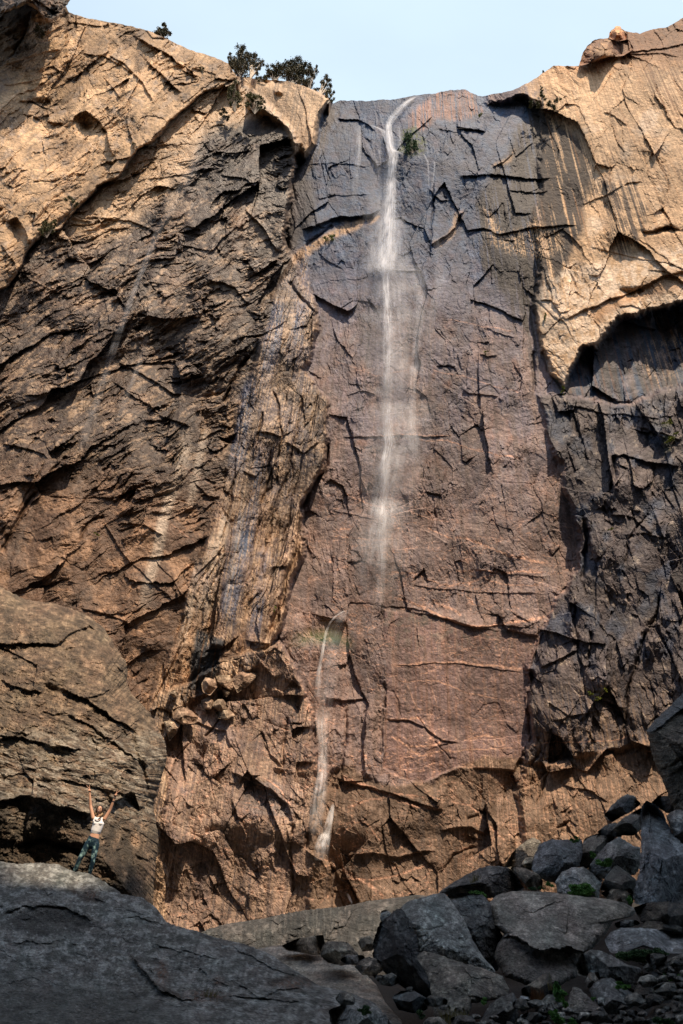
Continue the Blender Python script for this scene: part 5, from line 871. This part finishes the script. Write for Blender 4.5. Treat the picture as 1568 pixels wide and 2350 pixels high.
# faint rainbow by the lower cascade, its light painted on a thin sheet
def rainbow():
    na, nb = 60, 24; s = np.linspace(0, 1, na)[:, None]*np.ones(nb)[None]; t = np.linspace(-1, 1, nb)[None]*np.ones(na)[:, None]
    x = 655 + 165*s; y = 1450 + 60*(s-.5)**2*1.5 + 44*t; Yc = min(surfY(a, 1450, 6) for a in (670, 700, 735, 770, 800))
    V = at(x, y, Yc-1.2+.4*np.cos(3*t)); h_ = np.clip((t+1)/2, 0, 1)[..., None]
    c = np.where(h_ < .33, (1, .35, .15) + (np.array([1., .75, .25])-(1, .35, .15))*h_*3, np.where(h_ < .66, (1, .75, .25) + (np.array([.45, .8, .4])-(1, .75, .25))*(h_-.33)*3, (.45, .8, .4) + (np.array([.35, .5, .8])-(.45, .8, .4))*(h_-.66)*3))
    d = .17*np.clip(1-t**2, 0, 1)**1.2*np.sin(math.pi*s)**1.3*(.6+.7*np.abs(fbm(x/14, y/40, 3, 77)))
    m = m_water.copy(); m.name = 'rainbow_sheet'; nt = m.node_tree; a = N(nt, 'ShaderNodeAttribute', attribute_name='Col')
    for n in nt.nodes:
        if n.bl_idname in ('ShaderNodeBsdfDiffuse', 'ShaderNodeBsdfTranslucent'): nt.links.new(a.outputs['Color'], n.inputs[0])
    o0 = V.reshape(-1, 3).mean(0); o = mk('rainbow', V.reshape(-1, 3)-o0, grid_faces(na, nb), m, attrs={'Dens': d.reshape(-1), 'Col': c.reshape(-1, 3)}, smooth=True); o.location = tuple(map(float, o0))
    tag(o, 'faint short rainbow painted on a thin sheet beside the lower cascade', 'rainbow')
rainbow()
# ---------------------------------------------------------------- the person
PY = 20.1
pr = at(192, 2019, PY); pe = empty('person', pr); tag(pe, 'woman in white crop top and teal patterned leggings with both arms raised', 'person')
def J(x, y, d=0.): return at(x, y, PY+d) - pr
def m_simple(name, col, rough=.6, spec=.3, noise=None):
    m, nt, b = mat_base(name); b.inputs['Roughness'].default_value = rough; b.inputs['Specular IOR Level'].default_value = spec; L = nt.links.new
    tc = N(nt, 'ShaderNodeTexCoord'); nz = N(nt, 'ShaderNodeTexNoise'); nz.inputs['Scale'].default_value = noise[1] if noise else 25; nz.inputs['Detail'].default_value = 3
    cr = N(nt, 'ShaderNodeValToRGB'); c2 = noise[0] if noise else tuple(c*.88 for c in col)
    cr.color_ramp.elements[0].position = noise[2] if noise else .3; cr.color_ramp.elements[1].position = noise[3] if noise else .7; cr.color_ramp.elements[0].color = (*c2, 1); cr.color_ramp.elements[1].color = (*col, 1)
    L(tc.outputs['Object'], nz.inputs['Vector']); L(nz.outputs['Fac'], cr.inputs[0]); L(cr.outputs[0], b.inputs['Base Color']); return m
m_skin = m_simple('skin', (.60,.34,.23), .5); m_top = m_simple('white_cotton', (.92,.92,.95), .8); m_leg = m_simple('patterned_leggings', (.28,.46,.46), .7, .2, ((.008,.028,.048), 10, .5, .66))
m_hair = m_simple('brown_hair', (.035,.02,.014), .5, .3, ((.02,.012,.01), 20, .4, .6)); m_hair2 = m_simple('hair_tips', (.30,.20,.11), .5, .3); m_blk = m_simple('black_band', (.02,.022,.03), .5); m_lace = m_simple('grey_lace', (.30,.34,.40), .7, .3, ((.03,.04,.06), 90, .45, .55))
m_lip = m_simple('lips', (.40,.11,.10), .4); m_teeth = m_simple('teeth', (.85,.82,.78), .3)
AX = np.array([1., 0, 0]); AY = np.array([0, 1., 0])
def loft(pts, rx, ry=None, n=16, ax=None):
    """closed lofted limb with rounded ends; rx across (along ax), ry in depth"""
    P = [np.array(p, float) for p in pts]; ry = ry if ry is not None else rx
    t0 = P[0]-P[1]; t0 /= np.linalg.norm(t0); t1 = P[-1]-P[-2]; t1 /= np.linalg.norm(t1)
    Q_ = [P[0]+t0*rx[0]*.85, P[0]+t0*rx[0]*.5] + P + [P[-1]+t1*rx[-1]*.5, P[-1]+t1*rx[-1]*.85]
    X_ = [rx[0]*.3, rx[0]*.8] + list(rx) + [rx[-1]*.8, rx[-1]*.3]; Y_ = [ry[0]*.3, ry[0]*.8] + list(ry) + [ry[-1]*.8, ry[-1]*.3]
    V = []
    for i, p in enumerate(Q_):
        t = Q_[min(i+1, len(Q_)-1)]-Q_[max(i-1, 0)]; t /= np.linalg.norm(t); a = (ax if ax is not None else AX).copy(); a = a - t*np.dot(a, t)
        if np.linalg.norm(a) < .2: a = np.array([0, 0, 1.]) - t*t[2]
        a /= np.linalg.norm(a); b = np.cross(t, a)
        V += [p + X_[i]*math.cos(k*2*math.pi/n)*a + Y_[i]*math.sin(k*2*math.pi/n)*b for k in range(n)]
    m = len(Q_); Fc = [(i*n+k, i*n+(k+1) % n, (i+1)*n+(k+1) % n, (i+1)*n+k) for i in range(m-1) for k in range(n)] + [tuple(range(n))[::-1], tuple((m-1)*n+k for k in range(n))]
    return V, Fc
def ell(c, r, n=14, up=None):
    V = []; m = n; up_ = np.array([0, 0, 1.]) if up is None else up/np.linalg.norm(up); a = np.cross(AY, up_); a /= np.linalg.norm(a); b = np.cross(up_, a)
    for i in range(m+1):
        ph = math.pi*(.02+.96*i/m)
        V += [np.array(c) + r[0]*math.sin(ph)*math.cos(k*2*math.pi/n)*a + r[1]*math.sin(ph)*math.sin(k*2*math.pi/n)*b + r[2]*math.cos(ph)*up_ for k in range(n)]
    Fc = [(i*n+k, (i+1)*n+k, (i+1)*n+(k+1) % n, i*n+(k+1) % n) for i in range(m) for k in range(n)] + [tuple(range(n)), tuple(m*n+k for k in range(n))[::-1]]
    return V, Fc
def join(parts):
    V = []; Fc = []
    for v_, f_ in parts:
        Fc += [tuple(i+len(V) for i in f) for f in f_]; V += list(v_)
    return V, Fc
def remesh(name, parts, mat, vox=.009, it=3, parent=None):
    V, Fc = join(parts); o = mk(name, V, Fc, mat, parent or pe, smooth=True)
    r_ = o.modifiers.new('union', 'REMESH'); r_.mode = 'VOXEL'; r_.voxel_size = vox; r_.use_smooth_shade = True
    s_ = o.modifiers.new('smooth', 'SMOOTH'); s_.factor = .5; s_.iterations = it; return o
hc = J(229.6, 1857.5, -.02); nb = J(226.5, 1876); upb = J(227, 1874)-J(214, 1930); upb /= np.linalg.norm(upb)
sl, sr = J(214.5, 1877), J(240, 1880); el, er = J(208, 1848, .02), J(253.5, 1857, .02); wl, wr = J(206.3, 1819.5, -.03), J(264, 1829.5, -.03)
ch_ = J(226.5, 1890); wa = J(219, 1912); hp = J(213, 1930)
hl, hr = J(203.5, 1936), J(220, 1938.5); kl, kr = J(183, 1972, -.04), J(213.5, 1976, -.05); al, ar = J(166, 2012, .05), J(203, 2016.5, .05)
def hand(w, e, tips, s):
    d = w-e; d /= np.linalg.norm(d); side = np.cross(d, AY); side /= np.linalg.norm(side); side *= s; p = w + d*.035; k = w + d*.075
    out = [loft([w, p, k], [.024, .032, .036], [.017, .017, .014])]
    # index and middle stand up in a V, ring and little finger fold over the palm, thumb holds them
    for tx, off in ((tips[0], .022), (tips[1], .004)):
        b = k + side*off; t = tx; m_ = (b+t)/2; out.append(loft([b, m_, t], [.0105, .0095, .0075], n=8))
    for off, l in ((-.014, .03), (-.030, .024)):
        b = k + side*off; m_ = b + d*l*.7 - AY*.022; out.append(loft([b, m_, m_ - d*l*1.1 - AY*.012, p + side*off*.6 - AY*.024], [.0105, .010, .009, .0075], n=8))
    b = w + side*.022 + d*.02; out.append(loft([b, b + side*.018 + d*.022 - AY*.01, b - side*.004 + d*.040 - AY*.034, p - side*.016 + d*.016 - AY*.034], [.013, .012, .0105, .009], n=8))
    return out
body = [ell(hc, (.074, .088, .103), 18, upb), loft([hc - upb*.05 + AY*-.01, hc - upb*.078 + AY*-.028], [.050, .034], [.05, .030]), loft([hc - upb*.06 + AY*.015, nb], [.043, .052], [.045, .048]),
  loft([nb - upb*.01, (sl+sr)/2 - upb*.03, ch_, (ch_+wa)/2, wa, (wa+hp)/2, hp - upb*.05], [.06, .135, .138, .118, .108, .135, .15], [.05, .078, .092, .082, .076, .088, .09], n=22),
  loft([sl + (sr-sl)*.1, sl, (sl+el)/2, el], [.056, .055, .047, .041]), loft([sr + (sl-sr)*.1, sr, (sr+er)/2, er], [.056, .055, .047, .041]),
  loft([el, el*.6+wl*.4, wl], [.041, .038, .027]), loft([er, er*.6+wr*.4, wr], [.041, .038, .027]),
  loft([hl, (hl+kl)/2, kl, (kl*.6+al*.4), al], [.080, .066, .048, .046, .030]), loft([hr, (hr+kr)/2, kr, (kr*.6+ar*.4), ar], [.080, .066, .048, .046, .030]),
  loft([al, al + np.array([-.01, -.07, -.055]), al + np.array([-.02, -.16, -.065])], [.034, .036, .028], [.034, .030, .020]), loft([ar, ar + np.array([.01, -.07, -.055]), ar + np.array([.015, -.16, -.065])], [.034, .036, .028], [.034, .030, .020]),
  ell(hc + AY*-.092 - upb*.012, (.011, .016, .017), 8, upb), ell(hc + AX*.074 - upb*.01, (.009, .018, .026), 8, upb), ell(hc - AX*.074 - upb*.01, (.009, .018, .026), 8, upb)]
body += hand(wl, el, (J(199.2, 1801.5, -.04), J(205.8, 1800.5, -.04)), -1) + hand(wr, er, (J(275.6, 1813.8, -.04), J(270, 1811, -.04)), 1)
bo = remesh('body', body, m_skin, .0065, 2)
def shell(pts, rx, ry, n=22): return loft(pts, rx, ry, n)
top = remesh('crop_top', [loft([(sl+sr)/2 - upb*.055, ch_, (ch_+wa)/2 + upb*.01, wa + upb*.055], [.128, .151, .140, .136], [.083, .106, .102, .1], n=24), ell(ch_ + AX*.062 - AY*.062 + upb*.0, (.058, .05, .055)), ell(ch_ - AX*.062 - AY*.062 + upb*.0, (.058, .05, .055)),
   loft([sl + (sr-sl)*.20 + upb*.012, sl + (sr-sl)*.2 - upb*.09 - AY*.04], [.03, .045], [.06, .06]), loft([sr + (sl-sr)*.20 + upb*.012, sr + (sl-sr)*.2 - upb*.09 - AY*.04], [.03, .045], [.06, .06])], m_top, .008, 2)
col_ = []
for k in range(13):
    t = math.pi*(k/12); p = (sl+sr)/2 + AX*.075*math.cos(t) - upb*(.015+.055*math.sin(t)) - AY*(.078+.022*math.sin(t)); col_.append(p)
remesh('lace_collar', [loft(col_, [.011]*13, [.013]*13, n=8)], m_lace, .006, 1)
legs = [loft([hp + upb*.055, hp, hp - upb*.055], [.150, .163, .158], [.098, .108, .1], n=22)]
for a, b, c in ((hl, kl, al), (hr, kr, ar)): legs.append(loft([a + upb*.02, (a+b)/2, b, b*.6+c*.4, c - (c-b)*.06], [.096, .078, .058, .055, .042]))
remesh('leggings', legs, m_leg, .008, 3)
remesh('shoe', [loft([al + np.array([0, .02, -.05]), al + np.array([-.01, -.07, -.065]), al + np.array([-.02, -.17, -.075])], [.04, .044, .036], [.04, .034, .026])], m_blk, .008, 2)
remesh('shoe', [loft([ar + np.array([0, .02, -.05]), ar + np.array([.01, -.07, -.065]), ar + np.array([.015, -.17, -.075])], [.04, .044, .036], [.04, .034, .026])], m_blk, .008, 2)
ha = [ell(hc + AY*.022 + upb*.022, (.088, .092, .100), 16, upb), loft([hc + AX*.062 + upb*.05 - AY*.01, hc + AX*.088 - upb*.02, hc + AX*.092 - upb*.09, hc + AX*.10 - upb*.15], [.028, .034, .036, .026]), loft([hc - AX*.062 + upb*.05 - AY*.01, hc - AX*.084 - upb*.02, hc - AX*.082 - upb*.10], [.026, .028, .022]),
      loft([hc + AY*.06, hc + AY*.07 - upb*.10, hc + AY*.075 - upb*.17], [.075, .08, .06], [.04, .04, .03])]
hr_ = remesh('hair', ha, m_hair, .008, 2)
remesh('hair_end', [loft([hc + AX*.095 - upb*.10 - AY*.02, hc + AX*.085 - upb*.15 - AY*.06, hc + AX*.05 - upb*.19 - AY*.085], [.030, .028, .016])], m_hair2, .007, 2, hr_)
remesh('hair_end', [loft([hc - AX*.085 - upb*.08, hc - AX*.07 - upb*.135 - AY*.02], [.022, .014])], m_hair2, .007, 2, hr_)
face = hc - AY*.083
for s in (-1, 1):
    V, Fc = ell(face + AX*s*.030 + upb*.012 + AY*.006, (.011, .008, .006), 10, upb); mk('eye', V, Fc, m_blk, pe, smooth=True)
    V, Fc = ell(face + AX*s*.031 + upb*.032 + AY*.008, (.015, .006, .0035), 10, upb); mk('eyebrow', V, Fc, m_hair, pe, smooth=True)
V, Fc = ell(face - upb*.048 + AY*.004, (.026, .012, .013), 12, upb); mo = mk('mouth', V, Fc, m_lip, pe, smooth=True)
V, Fc = ell(face - upb*.046 - AY*.003, (.020, .010, .007), 12, upb); mk('teeth', V, Fc, m_teeth, mo, smooth=True)
def band(c, d, r, t, name):
    d = d/np.linalg.norm(d); a = np.cross(d, AY); a /= np.linalg.norm(a); b = np.cross(d, a); n, m = 20, 8; V = []
    for i in range(n):
        e = a*math.cos(i*2*math.pi/n)+b*math.sin(i*2*math.pi/n); V += [c + e*(r+t*math.cos(k*2*math.pi/m)) + d*t*1.4*math.sin(k*2*math.pi/m) for k in range(m)]
    Fc = [(i*m+k, ((i+1) % n)*m+k, ((i+1) % n)*m+(k+1) % m, i*m+(k+1) % m) for i in range(n) for k in range(m)]; mk(name, V, Fc, m_blk, pe, smooth=True)
band(wr - (wr-er)*.03, wr-er, .027, .008, 'bracelet'); band(wr - (wr-er)*.32, wr-er, .033, .008, 'bracelet')
